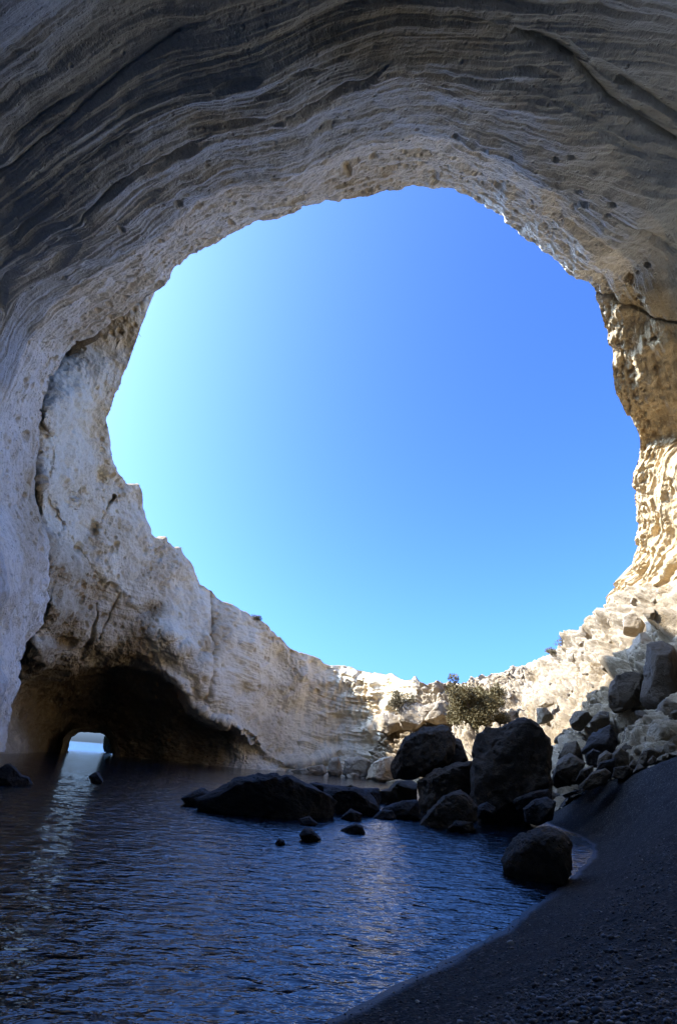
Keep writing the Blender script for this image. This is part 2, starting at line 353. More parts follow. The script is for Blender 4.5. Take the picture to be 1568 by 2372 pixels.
def build_shell():
    sc_i, sc_v = [5, 7, 9, 10, 19, 20, 21, 22, 24], [1.45, 1.7, 2.0, 2.1, 2.1, 2.0, 1.75, 1.6, 1.5]
    kf = [.80, .81, .81, .80, .78, .76, .75, .74, .74, .74, .74, .75, .77, .80, .84, .89, .94, .96, .975, .98]
    mf = [.50, .54, .58, .61, .64, .66, .66, .66, .66, .66, .66, .66, .69, .73, .78, .84, .90, .93, .95, .96]
    for k in range(5, 25):                                               # beds run round the opening like the rings of a bowl
        x, y, hd = ST[k][0]; zr = pt(x, y, hd)[2] - CAM[2]; sM = np.interp(k, sc_i, sc_v); new = [ST[k][0]]
        for s_, f_ in ((1 + (sM - 1) * 0.32, kf[k - 5]), (sM, mf[k - 5])):
            qx, qy = 850 + s_ * (x - 850), 1050 + s_ * (y - 1050); v = ray(qx, qy)
            new.append((qx, qy, zr * f_ * math.hypot(v[0], v[1]) / v[2]))
        ST[k] = (*new, ST[k][3])
    R = np.array([pt(*a[0]) for a in ST]); K = np.array([pt(*a[1]) for a in ST]); M = np.array([pt(*a[2]) for a in ST]); E = np.array([a[3] for a in ST], float)
    N = 0.5 * M + 0.5 * E; out = N - np.array([0, 6, 0]); out[:, 2] = 0; out /= np.linalg.norm(out, axis=1)[:, None]; N = N + out * 1.5
    n = len(ST); NS = 1700
    # even spacing along the middle row
    d = np.concatenate([[0], np.cumsum(np.hypot(*np.diff([a[1][:2] for a in ST], axis=0).T) + 15)]); d /= d[-1]
    u = np.interp(np.linspace(0, 1, NS), d, np.arange(n))
    rows = np.stack([catmull(X, u) for X in (R, K, M, N, E)])            # 5,NS,3
    pr = [np.linspace(0, 1, 300, endpoint=False), np.linspace(1, 2, 260, endpoint=False), np.linspace(2, 3, 50, endpoint=False), np.linspace(3, 4, 31)]
    v = np.concatenate(pr)
    P = catmull(rows, v)                                                  # NV,NS,3
    L = np.linalg.norm(np.diff(rows[1], axis=0), axis=1); uu = np.concatenate([[0], np.cumsum(L)])
    dv = np.linalg.norm(np.diff(P, axis=0), axis=2); vv = np.concatenate([np.zeros((1, NS)), np.cumsum(dv, 0)])
    U = np.broadcast_to(uu, vv.shape); V = vv
    nrm = grid_normals(P)
    c = np.array([1.5, 22, 6.0]); nrm = np.where(((c - P) * nrm).sum(-1, keepdims=True) < 0, -nrm, nrm)   # towards the hollow
    px, py, pz = project(P)
    T = v[:, None] * np.ones((1, NS))
    # relief: long swells, bedding ledges that follow the arch, then small roughness
    q = P * 1.0
    swell = fbm(q * 0.15, 2) * 0.35 + fbm(np.stack([U * 0.10, V * 0.4, 0 * U], -1) + 55, 3) * 0.10
    wu = U + 0.4 * fbm(q * 0.25 + 5, 2)
    wv = V + 0.22 * fbm(np.stack([U * 0.04, V * 0.16, U * 0], -1) + 3, 2) + 0.025 * fbm(np.stack([U * 0.5, V * 0.7, U * 0], -1) + 3, 3)
    ledge = ridged(np.stack([wu * 0.045, wv * 0.62, 0 * U + 2.2], -1), 4)
    fine = ridged(np.stack([wu * 0.08, wv * 3.1, 0 * U + 7.7], -1), 3)
    grooves = sstep(0.45, 1.0, T + 0.25 * fbm(q * 0.3 + 40, 2))           # strongly bedded away from the rim
    nearrim = 1 - sstep(0.2, 1.0, T)
    rough = fbm(q * 1.3 + 11, 4)
    smoothpatch = np.exp(-(((px - 860) / 300) ** 2 + ((py - 70) / 130) ** 2))
    leftwall = sstep(650, 950, py) * (1 - sstep(250, 420, px)) * (pz > 0.2); rightwall = sstep(620, 800, py) * sstep(1300, 1400, px)
    gr = grooves * (1 - 0.75 * smoothpatch) * (1 - 0.85 * leftwall) * (1 - 0.7 * rightwall)
    patchy = sstep(-0.35, 0.45, fbm(np.stack([U * 0.07, V * 0.25, 0 * U], -1) + 21, 3)); gr = gr * (0.25 + 0.75 * patchy)
    bedattr = 0.22 + 0.78 * gr
    disp = swell + (0.04 + 0.11 * gr) * ledge + (0.02 + 0.075 * gr) * fine + 0.13 * gr * sstep(0.25, 0.9, ridged(np.stack([wu * 0.05, wv * 0.33, 0 * U + 15], -1), 2)) + (0.07 + 0.05 * nearrim) * rough
    disp += rightwall * (0.30 * fbm(q * 0.5 + 71, 5) + 0.18 * ridged(np.stack([U * 0.15, V * 0.8, 0 * U], -1) + 17, 3) - 0.12 * np.abs(perlin(q * 1.8)))
    disp += 0.30 * nearrim * (1 - 0.75 * leftwall) * ridged(np.stack([wu * 0.11, wv * 0.8, 0 * U], -1) + 30, 3) * 0.35
    side = sstep(1150, 1400, py) * (px < 300)
    disp += side * (0.30 * fbm(q * 0.35 + 60, 4) - 0.12 * np.abs(perlin(q * 0.9 + 5)) + 0.10 * cobbles(q * 0.8, 7))
    # named creases seen in the roof: (polyline, width px, depth m)
    def crease(poly, w, depth, step=0.0):
        d_, s_ = polydist(px, py, poly); ok = pz > 0.2
        return np.where(ok, -depth * np.exp(-(d_ / w) ** 2) + step * np.exp(-(d_ / (w * 7)) ** 2) * np.where(s_ > 0, 1, 0), 0)
    disp += crease([(655, 243), (690, 232), (730, 215), (775, 195), (805, 180), (845, 172), (865, 158)], 5, 0.16, 0.10)
    disp += crease([(190, 470), (260, 410), (330, 370), (395, 350), (440, 318)], 7, 0.16, 0.10)
    disp += crease([(0, 400), (90, 320), (190, 240), (300, 150), (420, 70)], 10, 0.12, 0.08)
    disp += crease([(1190, 60), (1260, 92), (1330, 130), (1370, 175), (1420, 230), (1568, 320)], 13, 0.30, -0.22)
    disp += crease([(1440, 180), (1500, 215), (1568, 262)], 12, 0.22, -0.1)
    disp += crease([(1330, 470), (1360, 450), (1420, 490), (1480, 520), (1568, 580)], 7, 0.12, 0.04)
    disp += crease([(0, 690), (20, 660), (30, 640)], 14, 0.3)
    disp += crease([(115, 1400), (130, 1330), (150, 1280)], 7, 0.15)
    disp += crease([(1568, 745), (1510, 742), (1470, 722), (1430, 700), (1390, 680)], 6, 0.10, -0.18)
    # lens-shaped hollows under the ledges and a few big vugs
    jx, jy = 5 * fbm(np.stack([U * 0.8, V * 0.8, 0 * U], -1) + 3, 2), 3 * fbm(np.stack([U * 0.8, V * 0.8, 0 * U], -1) + 47, 2)
    for x, y, rx, ry, ro, dp in ((545, 170, 60, 11, -.25, .22), (520, 265, 90, 9, -.22, .16), (430, 330, 60, 8, -.45, .16), (620, 195, 40, 7, -.15, .2), (1290, 95, 80, 24, .5, .38), (1410, 160, 70, 20, .6, .32), (1500, 262, 70, 15, .5, .32), (1240, 160, 60, 11, .3, .22),
            (1120, 165, 70, 9, .1, .16), (1200, 192, 60, 8, .2, .16), (300, 470, 80, 12, -.6, .2), (170, 560, 80, 14, -.8, .25), (90, 480, 80, 11, -.75, .22), (950, 150, 90, 7, 0, .13), (1010, 182, 70, 7, .1, .13), (15, 660, 14, 55, .3, .5), (240, 330, 70, 9, -.55, .2), (110, 250, 80, 10, -.6, .22), (1330, 250, 60, 9, .45, .2), (1440, 330, 70, 10, .55, .22), (700, 150, 60, 7, -.1, .13),
            (797, 364, 14, 10, 0, .3), (1008, 392, 12, 9, 0, .3), (1352, 455, 17, 12, .6, .35), (1420, 452, 14, 9, .4, .3), (1058, 298, 11, 6, 0, .2), (405, 457, 11, 10, 0, .25), (272, 512, 9, 9, 0, .25), (628, 375, 13, 6, -.2, .2), (527, 490, 9, 7, 0, .2), (1322, 345, 9, 6, 0, .2), (1290, 350, 8, 5, 0, .2), (1385, 1150, 12, 10, 0, .3), (150, 930, 12, 18, .4, .3), (60, 1010, 10, 16, .3, .3), (1460, 640, 12, 9, 0, .3), (1500, 600, 10, 7, 0, .25)):
        c_, s_ = math.cos(ro), math.sin(ro); wx_ = px - x + jx; wy_ = py - y + jy
        rr_ = ((wx_ * c_ + wy_ * s_) / rx) ** 2 + ((-wx_ * s_ + wy_ * c_) / ry) ** 2
        disp -= np.where(pz > 0.2, (dp if abs(rx - ry) < 8 else dp * 0.5) * np.sqrt(np.clip(1 - rr_, 0, 1)), 0)
    # pits and vugs scattered along the beds
    pit = np.zeros_like(disp)
    cell = np.array([np.median(np.linalg.norm(np.diff(P[:560], axis=0), axis=2)), 0])
    npit = 4200
    for k in range(npit):
        tj = rng.beta(1.0, 2.2) * 1.15; j = int(rng.integers(0, NS)); i = int(np.searchsorted(v, tj))
        if i >= 556: continue
        dens = 0.5 + 1.3 * float(mnoise.noise(Vector((U[i, j] * 0.18, V[i, j] * 0.9, 3.3)))) + (0.25 if tj < .5 else -0.25)
        if j < 330: dens += 0.15
        if rng.random() > dens: continue
        rad = 0.035 * math.exp(rng.normal(0.15, 0.45)) if rng.random() < 0.985 else rng.uniform(0.10, 0.19)
        rad *= 1.0 + 0.035 * max(0, pz[i, j] - 12)
        i0, i1 = max(0, i - 22), min(len(v), i + 23); j0, j1 = max(0, j - 22), min(NS, j + 23)
        D = np.linalg.norm((P[i0:i1, j0:j1] - P[i, j]), axis=-1) / rad
        pit[i0:i1, j0:j1] = np.maximum(pit[i0:i1, j0:j1], rad * 1.0 * np.clip(1.0 - D ** 3, 0, 1))
    disp -= pit
    P = P + nrm * disp[..., None]
    # ochre beds and staining, then a grey bed with light fall-off painted in
    def blob(x, y, rx, ry): return np.exp(-(((px - x) / rx) ** 2 + ((py - y) / ry) ** 2)) * (pz > 0.2)
    tan = 0.02 + 0.25 * fbm(q * 0.22 + 80, 3)
    tan += 0.75 * blob(880, 80, 330, 130) + 0.45 * blob(520, 260, 260, 60) + 0.5 * blob(700, 400, 330, 40) + 0.35 * blob(480, 560, 160, 60)
    tan += 0.5 * blob(320, 690, 130, 60) + 0.9 * blob(1500, 850, 70, 230) + 0.8 * blob(1545, 1120, 60, 200) + 0.5 * blob(1470, 690, 60, 60)
    tan += 0.85 * rightwall
    tan += 0.8 * blob(80, 1150, 50, 180) + 0.4 * blob(200, 780, 100, 60)
    tan *= np.where(T > 2.2, 0.3, 1)
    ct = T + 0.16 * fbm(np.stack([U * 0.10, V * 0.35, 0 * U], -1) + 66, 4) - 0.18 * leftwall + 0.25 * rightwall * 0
    ash_falloff = 0.75 * sstep(0.62, 0.70, ct) * (1 - sstep(0.8, 1, leftwall)) * (1 - rightwall) + 0.40 * sstep(1.10, 1.16, ct)  # grey outer bed; its steps also paint the roof darker away from the rim
    o = mesh_from('cave_roof', P, grid_faces(len(v), NS), M_ROOF, uv=np.stack([U, V], -1), attrs={'tan': np.clip(tan, 0, 1), 'bed': bedattr, 'ash_falloff': ash_falloff})
    tag(o, 'banded grey and ochre pumice rock arching overhead round the round skylight', 'cave', kind='structure')
    return P[0], u
RIM_A, RIM_U = build_shell()

# ------------------------------------------------------------------ the far cliff with the sea arch
BT = [(10, 985, 34), (110, 815, 32), (205, 738, 30), (288, 684, 28.5), (342, 652, 27.6), (371, 640, 27.2), (330, 705, 28), (285, 770, 29.5), (258, 830, 31), (262, 880, 31.5), (243, 945, 33), (255, 1010, 35), (265, 1075, 37), (300, 1115, 39),
      (328, 1140, 40), (350, 1230, 42), (378, 1250, 43.5), (430, 1285, 45), (480, 1365, 48), (592, 1428, 51), (645, 1470, 53), (690, 1510, 55), (790, 1540, 57.5), (880, 1556, 55.5), (960, 1576, 52.5), (1060, 1582, 50.5), (1130, 1570, 50)]
BW = [(-95, 47), (-85, 46.5), (-75, 46), (-65, 45.5), (-55, 45), (-50, 44.5), (-40, 44.5), (-25, 45), (-5, 46.5), (15, 48), (45, 51), (70, 54), (105, 62), (150, 66), (190, 66), (230, 66), (262, 65), (330, 62), (410, 57.5), (510, 54), (580, 54), (650, 55), (770, 57.5), (870, 56.5), (950, 54), (1050, 51.5), (1120, 51)]
HOLE = [(156, 1729), (160, 1717), (166, 1706), (176, 1697), (190, 1692), (206, 1691), (226, 1692), (240, 1697), (250, 1705), (256, 1717), (262, 1734), (266, 1760), (156, 1760)]
def zpix(px, hd, z):
    """image row at which height z lies, in column px at that distance"""
    lo, hi = np.full(np.shape(px), 1000.0), np.full(np.shape(px), 2600.0)
    for _ in range(40):
        m = 0.5 * (lo + hi); zz = pt(px, m, hd)[..., 2]; up = zz > z; lo = np.where(up, m, lo); hi = np.where(up, hi, m)
    return m
def build_cliff():
    bt = np.array(BT, float); bw = np.array(BW, float)
    wy = zpix(bw[:, 0], bw[:, 1], -0.6)
    ctrl = [tuple(a) for a in BT] + [(x, y, h) for x, y, h in zip(bw[:, 0], wy, bw[:, 1])]
    ctrl += [(180, 1000, 34), (150, 1150, 35), (180, 1265, 38), (230, 1325, 40.5), (290, 1375, 42.5), (350, 1447, 44.2), (395, 1520, 46), (440, 1590, 48), (500, 1650, 50.5), (560, 1695, 52.5),
             (250, 1150, 38.5), (300, 1260, 41), (400, 1360, 45), (480, 1450, 48.2), (560, 1530, 51),
             (95, 1130, 30.4), (118, 1280, 33.2), (122, 1400, 35.8), (92, 1500, 39), (110, 960, 28.4), (160, 1380, 40.2), (220, 1430, 42.6), (290, 1460, 44.4), (120, 1480, 41.8), (200, 1500, 44.4), (280, 1495, 45.6), (330, 1500, 45.6), (110, 1560, 48), (75, 1620, 54), (120, 1620, 58), (170, 1545, 46.5), (180, 1600, 54), (260, 1525, 47.2), (260, 1575, 55), (330, 1585, 52.5), (400, 1640, 53),
             (120, 1660, 59), (200, 1660, 65), (280, 1660, 63.5), (360, 1690, 59.5), (450, 1700, 55), (0, 1500, 43), (0, 1300, 40), (40, 1400, 41), (40, 1150, 37),
             (620, 1560, 54), (620, 1640, 55.5), (700, 1600, 56.5), (700, 1690, 57.5), (640, 1730, 56), (800, 1620, 58), (800, 1720, 58.5), (900, 1650, 55.2)]
    f = tps(ctrl, 2e-4)
    NS, NV = 1250, 620
    u = np.linspace(0, len(BT) - 1, NS); Tp = catmull(bt[:, :2], u); Wp = resample(np.c_[bw[:, 0], wy], u)
    # broken rim outline
    xx = np.arange(NS) / 12.0
    xr = Tp[:, 0] / 12.0
    jag = fbm(np.stack([xr * 0.3, xr * 0, xr * 0 + 1.5], -1), 5, gain=0.55) * 8 + np.abs(perlin(np.stack([xr * 0.9, xr * 0 + 4, xr * 0], -1))) * 4
    spires = sum(h * np.exp(-np.abs((Tp[:, 0] - x) / w) ** 1.3) for x, h, w in ((327, 16, 7), (380, 16, 7), (418, 12, 5), (488, 12, 10), (596, 6, 8), (700, 5, 20), (965, 10, 5), (1000, 5, 9)))
    Tp[:, 1] -= jag * np.interp(Tp[:, 0], [250, 330, 600, 900, 1100], [0.6, 0.9, 0.7, 0.9, 0.8]) - 4 + spires
    w = np.linspace(0, 1, NV)[:, None]
    px = Tp[:, 0] * (1 - w) + Wp[:, 0] * w; py = Tp[:, 1] * (1 - w) + Wp[:, 1] * w
    hd = f(px, py)
    # ledges and folds: positive = recessed
    def fold(poly, lo, hi, step):
        d_, s_ = polydist(px, py, poly); return step * sstep(lo, hi, d_ * s_)
    dd, ss = polydist(px, py, [(40, 300), (66, 900), (92, 956), (118, 1000), (136, 1010), (129, 1030), (125, 1096), (120, 1142), (150, 1220), (181, 1262), (227, 1326), (287, 1375), (348, 1447), (362, 1500)])
    sd = dd * ss + 5 * fbm(np.stack([px, py, 0 * px], -1) / 22, 3)
    hd += 0.28 * sstep(-3, 4, sd) * (1 - sstep(20, 110, sd))
    # long crack that runs up from the arch and the rib beside it
    def groove(poly, wd, dep):
        d_, s_ = polydist(px + 4 * fbm(np.stack([px, py, 0 * px], -1) / 30, 2), py, poly); return dep * np.exp(-(d_ / wd) ** 2)
    hd += groove([(265, 1150), (240, 1190), (220, 1235)], 3.0, 1.0)
    hd += groove([(118, 1260), (128, 1330), (112, 1400), (60, 1500), (75, 1560)], 7, 0.35) + groove([(275, 1380), (250, 1440), (228, 1480)], 2.5, 0.7)
    hd += groove([(485, 1370), (488, 1460), (490, 1560), (475, 1620)], 9, 0.55)
    hd += groove([(225, 1400), (215, 1480), (190, 1530)], 3, 0.6)
    # the hollows in the arch and the curling lip to its right
    lip = [(100, 1600), (180, 1552), (260, 1532), (340, 1555), (400, 1585), (430, 1640), (480, 1680), (560, 1700), (575, 1712)]
    d_, s_ = polydist(px, py, lip); sd2 = d_ * s_ + 4 * fbm(np.stack([px, py, 0 * px], -1) / 26 + 4, 3)
    hd += 2.6 * sstep(-1, 4, sd2) * (1 - 0.5 * sstep(40, 120, sd2)) * sstep(90, 200, px) * (1 - sstep(470, 575, px))
    hd -= 1.3 * np.exp(-((sd2 + 14) / 15) ** 2) * sstep(300, 400, px)
    for x, y, rx, ry, dep in ((345, 1410, 34, 20, 1.1), (150, 1440, 24, 18, 0.9), (155, 1490, 22, 14, .8), (560, 1600, 22, 18, .9), (470, 1510, 20, 16, .8), (230, 1110, 14, 20, .7), (690, 1722, 4, 9, 1.2), (395, 1470, 26, 20, -0.9), (420, 1500, 30, 14, -.6)):
        hd += dep * np.exp(-(((px - x) / rx) ** 2 + ((py - y) / ry) ** 2))
    # sag line of pale strata near the back waterline
    hd += groove([(560, 1690), (600, 1730), (650, 1765), (700, 1770), (760, 1752), (790, 1735)], 9, -0.9)
    hd -= 1.6 * sstep(1740, 1800, py) * sstep(420, 520, px) * (1 - sstep(560, 800, px)) * 0.5
    P = pt(px, py, hd)
    nrm = grid_normals(P); nrm = np.where(((CAM - P) * nrm).sum(-1, keepdims=True) < 0, -nrm, nrm)
    q = P
    # beds dip gently: strata height
    sh = q[..., 2] + 0.10 * q[..., 0] - 0.12 * q[..., 1] + 0.6 * fbm(q * 0.12, 2)
    al = q[..., 0] * 0.6 + q[..., 1]
    bed = ridged(np.stack([al * 0.07, sh * 0.9, 0 * al], -1), 4)
    flute = ridged(np.stack([q[..., 0] * 0.9, q[..., 1] * 0.5, q[..., 2] * 0.12], -1) + 20, 3)
    flm = sstep(600, 720, px) * (1 - sstep(1000, 1100, px))
    pitm = sstep(-0.05, 0.5, fbm(q * 0.2 + 50, 3) + 0.25 * (sd > 0) + 0.1)
    hon = np.clip(ridged(q * 1.1 + 70, 3), -1, 1.4)
    bedm = 0.15 + 0.85 * sstep(-0.2, 0.5, fbm(q * 0.15 + 61, 2)) * (0.4 + 0.6 * sstep(500, 700, px)); bedm = bedm * np.ones_like(px)
    disp = 0.55 * fbm(q * 0.22 + 9, 3) + 0.17 * bed * bedm + 0.22 * flute * flm + 0.15 * fbm(q * 0.8 + 33, 4) + 0.09 * pitm * hon - 0.10 * np.abs(perlin(q * 1.9 + 44)) * pitm + 0.06 * fbm(q * 3.0, 3)
    rimz = np.exp(-w * 14.0)
    disp = disp * (0.5 + 0.5 * sstep(0, 0.05, w)) + rimz * 0.3 * fbm(q * 0.7 + 90, 3)
    pit = np.zeros_like(disp)
    for k in range(2600):
        i = int(rng.integers(4, NV)); j = int(rng.integers(0, NS))
        if rng.random() > 0.15 + 0.9 * pitm[i, j]: continue
        rad = 0.11 * math.exp(rng.normal(0.15, 0.45))
        i0, i1 = max(0, i - 16), min(NV, i + 17); j0, j1 = max(0, j - 16), min(NS, j + 17)
        D = np.linalg.norm((P[i0:i1, j0:j1] - P[i, j]) * np.array([1, 1, 0.8]), axis=-1) / rad
        pit[i0:i1, j0:j1] = np.maximum(pit[i0:i1, j0:j1], rad * 1.1 * np.clip(1 - D ** 3, 0, 1))
    bk = sstep(690, 860, px)
    disp += bk * (0.8 * (np.abs(perlin(q * 0.35 + 12)) + 0.5 * np.abs(perlin(q * 0.8 + 31))) - 0.25 + 0.35 * ridged(np.stack([q[..., 0] * 0.12, q[..., 1] * 0.12, q[..., 2] * 0.55], -1), 3)) * (0.35 + 0.65 * sstep(0, 0.1, w))
    disp -= pit
    fade = np.ones_like(disp)
    P = P + nrm * (disp * fade)[..., None]
    def blob(x, y, rx, ry): return np.exp(-(((px - x) / rx) ** 2 + ((py - y) / ry) ** 2))
    tan = 0.12 + 0.35 * fbm(q * 0.18 + 15, 3) + 0.35 * sstep(0, 30, sd) * (1 - sstep(330, 480, px)) + 0.25 * sstep(0.2, .8, pitm)
    tan += 0.7 * blob(345, 1410, 40, 24) + 0.6 * blob(150, 1440, 40, 30) + 0.5 * blob(155, 1490, 40, 25) + 0.4 * blob(640, 1590, 150, 12) + 0.35 * blob(880, 1625, 60, 25)
    tan += 0.9 * sstep(-2, 8, sd2) * sstep(40, 100, px) * (1 - sstep(470, 560, px))
    tan -= 0.5 * blob(395, 1475, 40, 40) + 0.5 * blob(180, 1000, 60, 150)
    cut = np.array([inpoly((px[:-1, :-1] + px[1:, 1:]) / 2, (py[:-1, :-1] + py[1:, 1:]) / 2, HOLE)])[0]
    o = mesh_from('cliff', P, grid_faces(NV, NS, ~cut), M_CLIFF, uv=np.stack([al, sh], -1), attrs={'tan': np.clip(tan, 0, 1), 'bed': bedm})
    tag(o, 'pale pitted tuff cliff behind the pool, hollowed by a low sea arch', 'cliff', kind='structure')
    return P[0]
RIM_B = build_cliff()

def build_tunnel():
    """bore of the sea arch, from the back of the hollow to the open sea"""
    h = np.array(HOLE, float); u = np.linspace(0, len(h) - 1, 90); h = resample(h, u)
    c = np.array([205.0, 1727.0]); rows = []
    for k, (hd, s) in enumerate(((61, 1.22), (64, 1.06), (67, 1.0), (71, 1.0), (76, 1.06), (82, 1.14), (90, 1.25))):
        q = c + (h - c) * s; rows.append(pt(q[:, 0], np.minimum(q[:, 1], 1790), np.full(len(q), hd)))
    P = np.array(rows); P = catmull(P, np.linspace(0, len(rows) - 1, 60))
    n = grid_normals(P); P = P + n * (0.35 * fbm(P * 0.5, 4))[..., None]
    P[:, [0, -1], 2] = np.minimum(P[:, [0, -1], 2], -0.3)
    o = mesh_from('tunnel', P, grid_faces(*P.shape[:2]), M_CLIFF, uv=P[..., [1, 2]], attrs={'tan': np.full(P.shape[:2], 0.5), 'bed': np.full(P.shape[:2], 0.5)})
    tag(o, 'short dark rock tunnel through the cliff to the open sea', 'tunnel', kind='structure')
build_tunnel()

# ------------------------------------------------------------------ rubble slope on the right
def build_slope():
    top = np.array([(850, 1790, 55.5), (885, 1700, 54.5), (940, 1640, 52), (1000, 1592, 50.6), (1060, 1586, 50), (1160, 1556, 51), (1250, 1530, 52), (1310, 1492, 47.5), (1350, 1472, 45), (1400, 1432, 41), (1480, 1372, 36), (1568, 1340, 31), (1720, 1330, 25)], float)
    bot = np.array([(850, 1815, 52), (880, 1814, 48), (930, 1812, 45), (1000, 1826, 36), (1060, 1845, 27), (1130, 1855, 23), (1200, 1855, 21), (1270, 1846, 20), (1320, 1838, 19), (1400, 1820, 18), (1480, 1800, 17), (1568, 1770, 16), (1720, 1730, 14)], float)
    ctrl = [tuple(a) for a in top] + [tuple(a) for a in bot]
    ctrl += [(1000, 1680, 48), (1100, 1650, 47), (1100, 1740, 38), (1180, 1640, 46), (1250, 1600, 46), (1250, 1700, 35), (1330, 1560, 41.5), (1330, 1660, 31.5), (1400, 1520, 36.5), (1400, 1620, 29), (1480, 1480, 31), (1480, 1600, 25), (1568, 1450, 26.5), (1568, 1600, 20.5), (930, 1740, 50)]
    f = tps(ctrl, 5e-4); NS, NV = 900, 520
    u = np.linspace(0, len(top) - 1, NS); Tp = catmull(top[:, :2], u); Bp = catmull(bot[:, :2], u)
    xx = Tp[:, 0] / 11.0; Tp[:, 1] -= 6 * fbm(np.stack([xx * 0.35, xx * 0, xx * 0 + 8.5], -1), 5, gain=0.6)
    w = np.linspace(0, 1, NV)[:, None]
    px = Tp[:, 0] * (1 - w) + Bp[:, 0] * w; py = Tp[:, 1] * (1 - w) + Bp[:, 1] * w
    hd = f(px, py); P = pt(px, py, hd)
    nrm = grid_normals(P); nrm = np.where(((CAM - P) * nrm).sum(-1, keepdims=True) < 0, -nrm, nrm)
    q = P
    # blocky, lumpy debris: stepped cells over swells
    lump = np.abs(perlin(q * 0.55 + 3)) + 0.6 * np.abs(perlin(q * 1.2 + 8)) + 0.35 * np.abs(perlin(q * 2.5 + 14)) + 0.18 * np.abs(perlin(q * 5.0 + 24))
    terr = ridged(np.stack([q[..., 0] * 0.10, q[..., 1] * 0.10, q[..., 2] * 0.7], -1) + 5, 3)
    upper = 1 - sstep(0.1, 0.45, w)
    stones = 0.8 * cobbles(q / 2.0, 3) * sstep(-0.1, 0.35, fbm(q * 0.2 + 4, 2) + 0.15) + 0.55 * cobbles(q / 0.95, 11) + 0.30 * cobbles(q / 0.45, 40)
    disp = 0.7 * fbm(q * 0.25 + 2, 3) + 0.45 * (lump - 0.5) + 0.30 * terr * (0.4 + upper) + 2.0 * stones * (0.4 + 0.6 * sstep(-0.25, 0.25, fbm(q * 0.13 + 88, 2))) - 0.5
    P = P + nrm * (disp * (0.35 + 0.65 * sstep(0, 0.06, w)) * (1 - 0.5 * sstep(0.85, 1, w)))[..., None]
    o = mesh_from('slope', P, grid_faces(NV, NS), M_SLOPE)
    tag(o, 'sunlit slope of collapsed pale rubble rising from the beach to the rim', 'slope', kind='structure')
    return P, px, py
SLOPE, SPX, SPY = build_slope()

# ------------------------------------------------------------------ top of the headland, its outer sea cliffs and an added shading ridge
def build_headland():
    a = RIM_A[::-1]; ua = RIM_U[::-1]
    a = a[(ua <= 29.0) & (ua >= 10.0)][::3]                    # right rim, over the top, to where the far cliff emerges
    b = RIM_B[::3]
    uB = np.linspace(0, len(BT) - 1, len(RIM_B))[::3]; b = b[(uB >= 4.6) & (uB <= 25.2)]
    c = SLOPE[0]; sx = SPX[0]; c = c[(sx > 1070) & (sx < 1398)][::3]
    ring = np.concatenate([a, b, c]); n = len(ring)
    cen = np.array([2.0, 32.0, 0]); o = ring - cen; o[:, 2] = 0; o /= np.linalg.norm(o, axis=1)[:, None]
    o = np.stack([np.convolve(np.concatenate([o[-15:, k], o[:, k], o[:15, k]]), np.ones(31) / 31, 'valid') for k in range(3)], -1)
    az = np.degrees(np.arctan2(ring[:, 0] - cen[0], ring[:, 1] - cen[1]))
    fa = np.concatenate([np.ones(len(a)), np.zeros(len(b) + len(c))]); fa = np.convolve(np.concatenate([fa[-20:], fa, fa[:20]]), np.ones(41) / 41, 'valid') * np.concatenate([np.ones(len(a)), np.zeros(len(b) + len(c))])
    rows = []; z0 = ring[:, 2]; zmin = np.min([np.roll(z0, k) for k in range(-40, 41, 4)], 0); zs = np.convolve(np.concatenate([zmin[-60:], zmin, zmin[:60]]), np.ones(121) / 121, 'valid')
    for d, up, sm in ((0, 0, 0), (0.25, 0.12, 0), (0.9, 0.12, 0), (2.5, 0.0, .6), (7, 0.3, 1), (16, 0.8, 1), (30, 1.2, 1), (42, 0.4, 1), (46, -4, 1), (47, None, 1)):
        z = (z0 * (1 - sm) + zs * sm + up) if up is not None else np.full(n, -1.5)
        p = ring + o * d; p[:, 2] = z
        if up is not None: p[:, 2] = np.maximum(z, z + fa * (z0 - z + np.interp(d, [0, .25, .9, 2.5, 7, 16, 42], [0, .3, 1.0, 2.5, 4.5, 6, 3])))
        if up is not None and d > 0:
            lw = sstep(-14.5, -19, p[:, 0]) * sstep(0.5, 7, d) * (1 - sstep(38, 46, d)); zr = np.interp(p[:, 1], [0, 10, 20, 21.5, 31, 40, 50], [31.5, 31.5, 30.8, 30.0, 27.5, 22.5, 18]); p[:, 2] = np.maximum(p[:, 2], p[:, 2] * (1 - lw) + zr * lw)  # unseen left ridge, raised to throw the shadow edge onto the rubble slope
        if d > 5: p[:, 2] += 0.8 * fbm(np.c_[p[:, :2] * 0.08, np.zeros(n)], 3)
        if d > 45:
            pz_ = np.degrees(np.arctan2(p[:, 0], p[:, 1])); open_ = (np.abs(pz_ + 25) < 5) & (p[:, 1] > 40)
            p[open_, 2] = np.maximum(p[open_, 2], 9.0)
        rows.append(p)
    P = np.array(rows); P[1:4] += 0.10 * np.stack([fbm(P[1:4] * 1.1 + 7 * k, 3) for k in range(3)], -1)
    P = np.concatenate([P, P[:, :1]], 1)
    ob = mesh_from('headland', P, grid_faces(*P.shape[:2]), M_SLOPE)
    tag(ob, 'bare rock headland surrounding the collapsed cave roof, with a left ridge added to cast shade', 'headland', kind='structure')
build_headland()

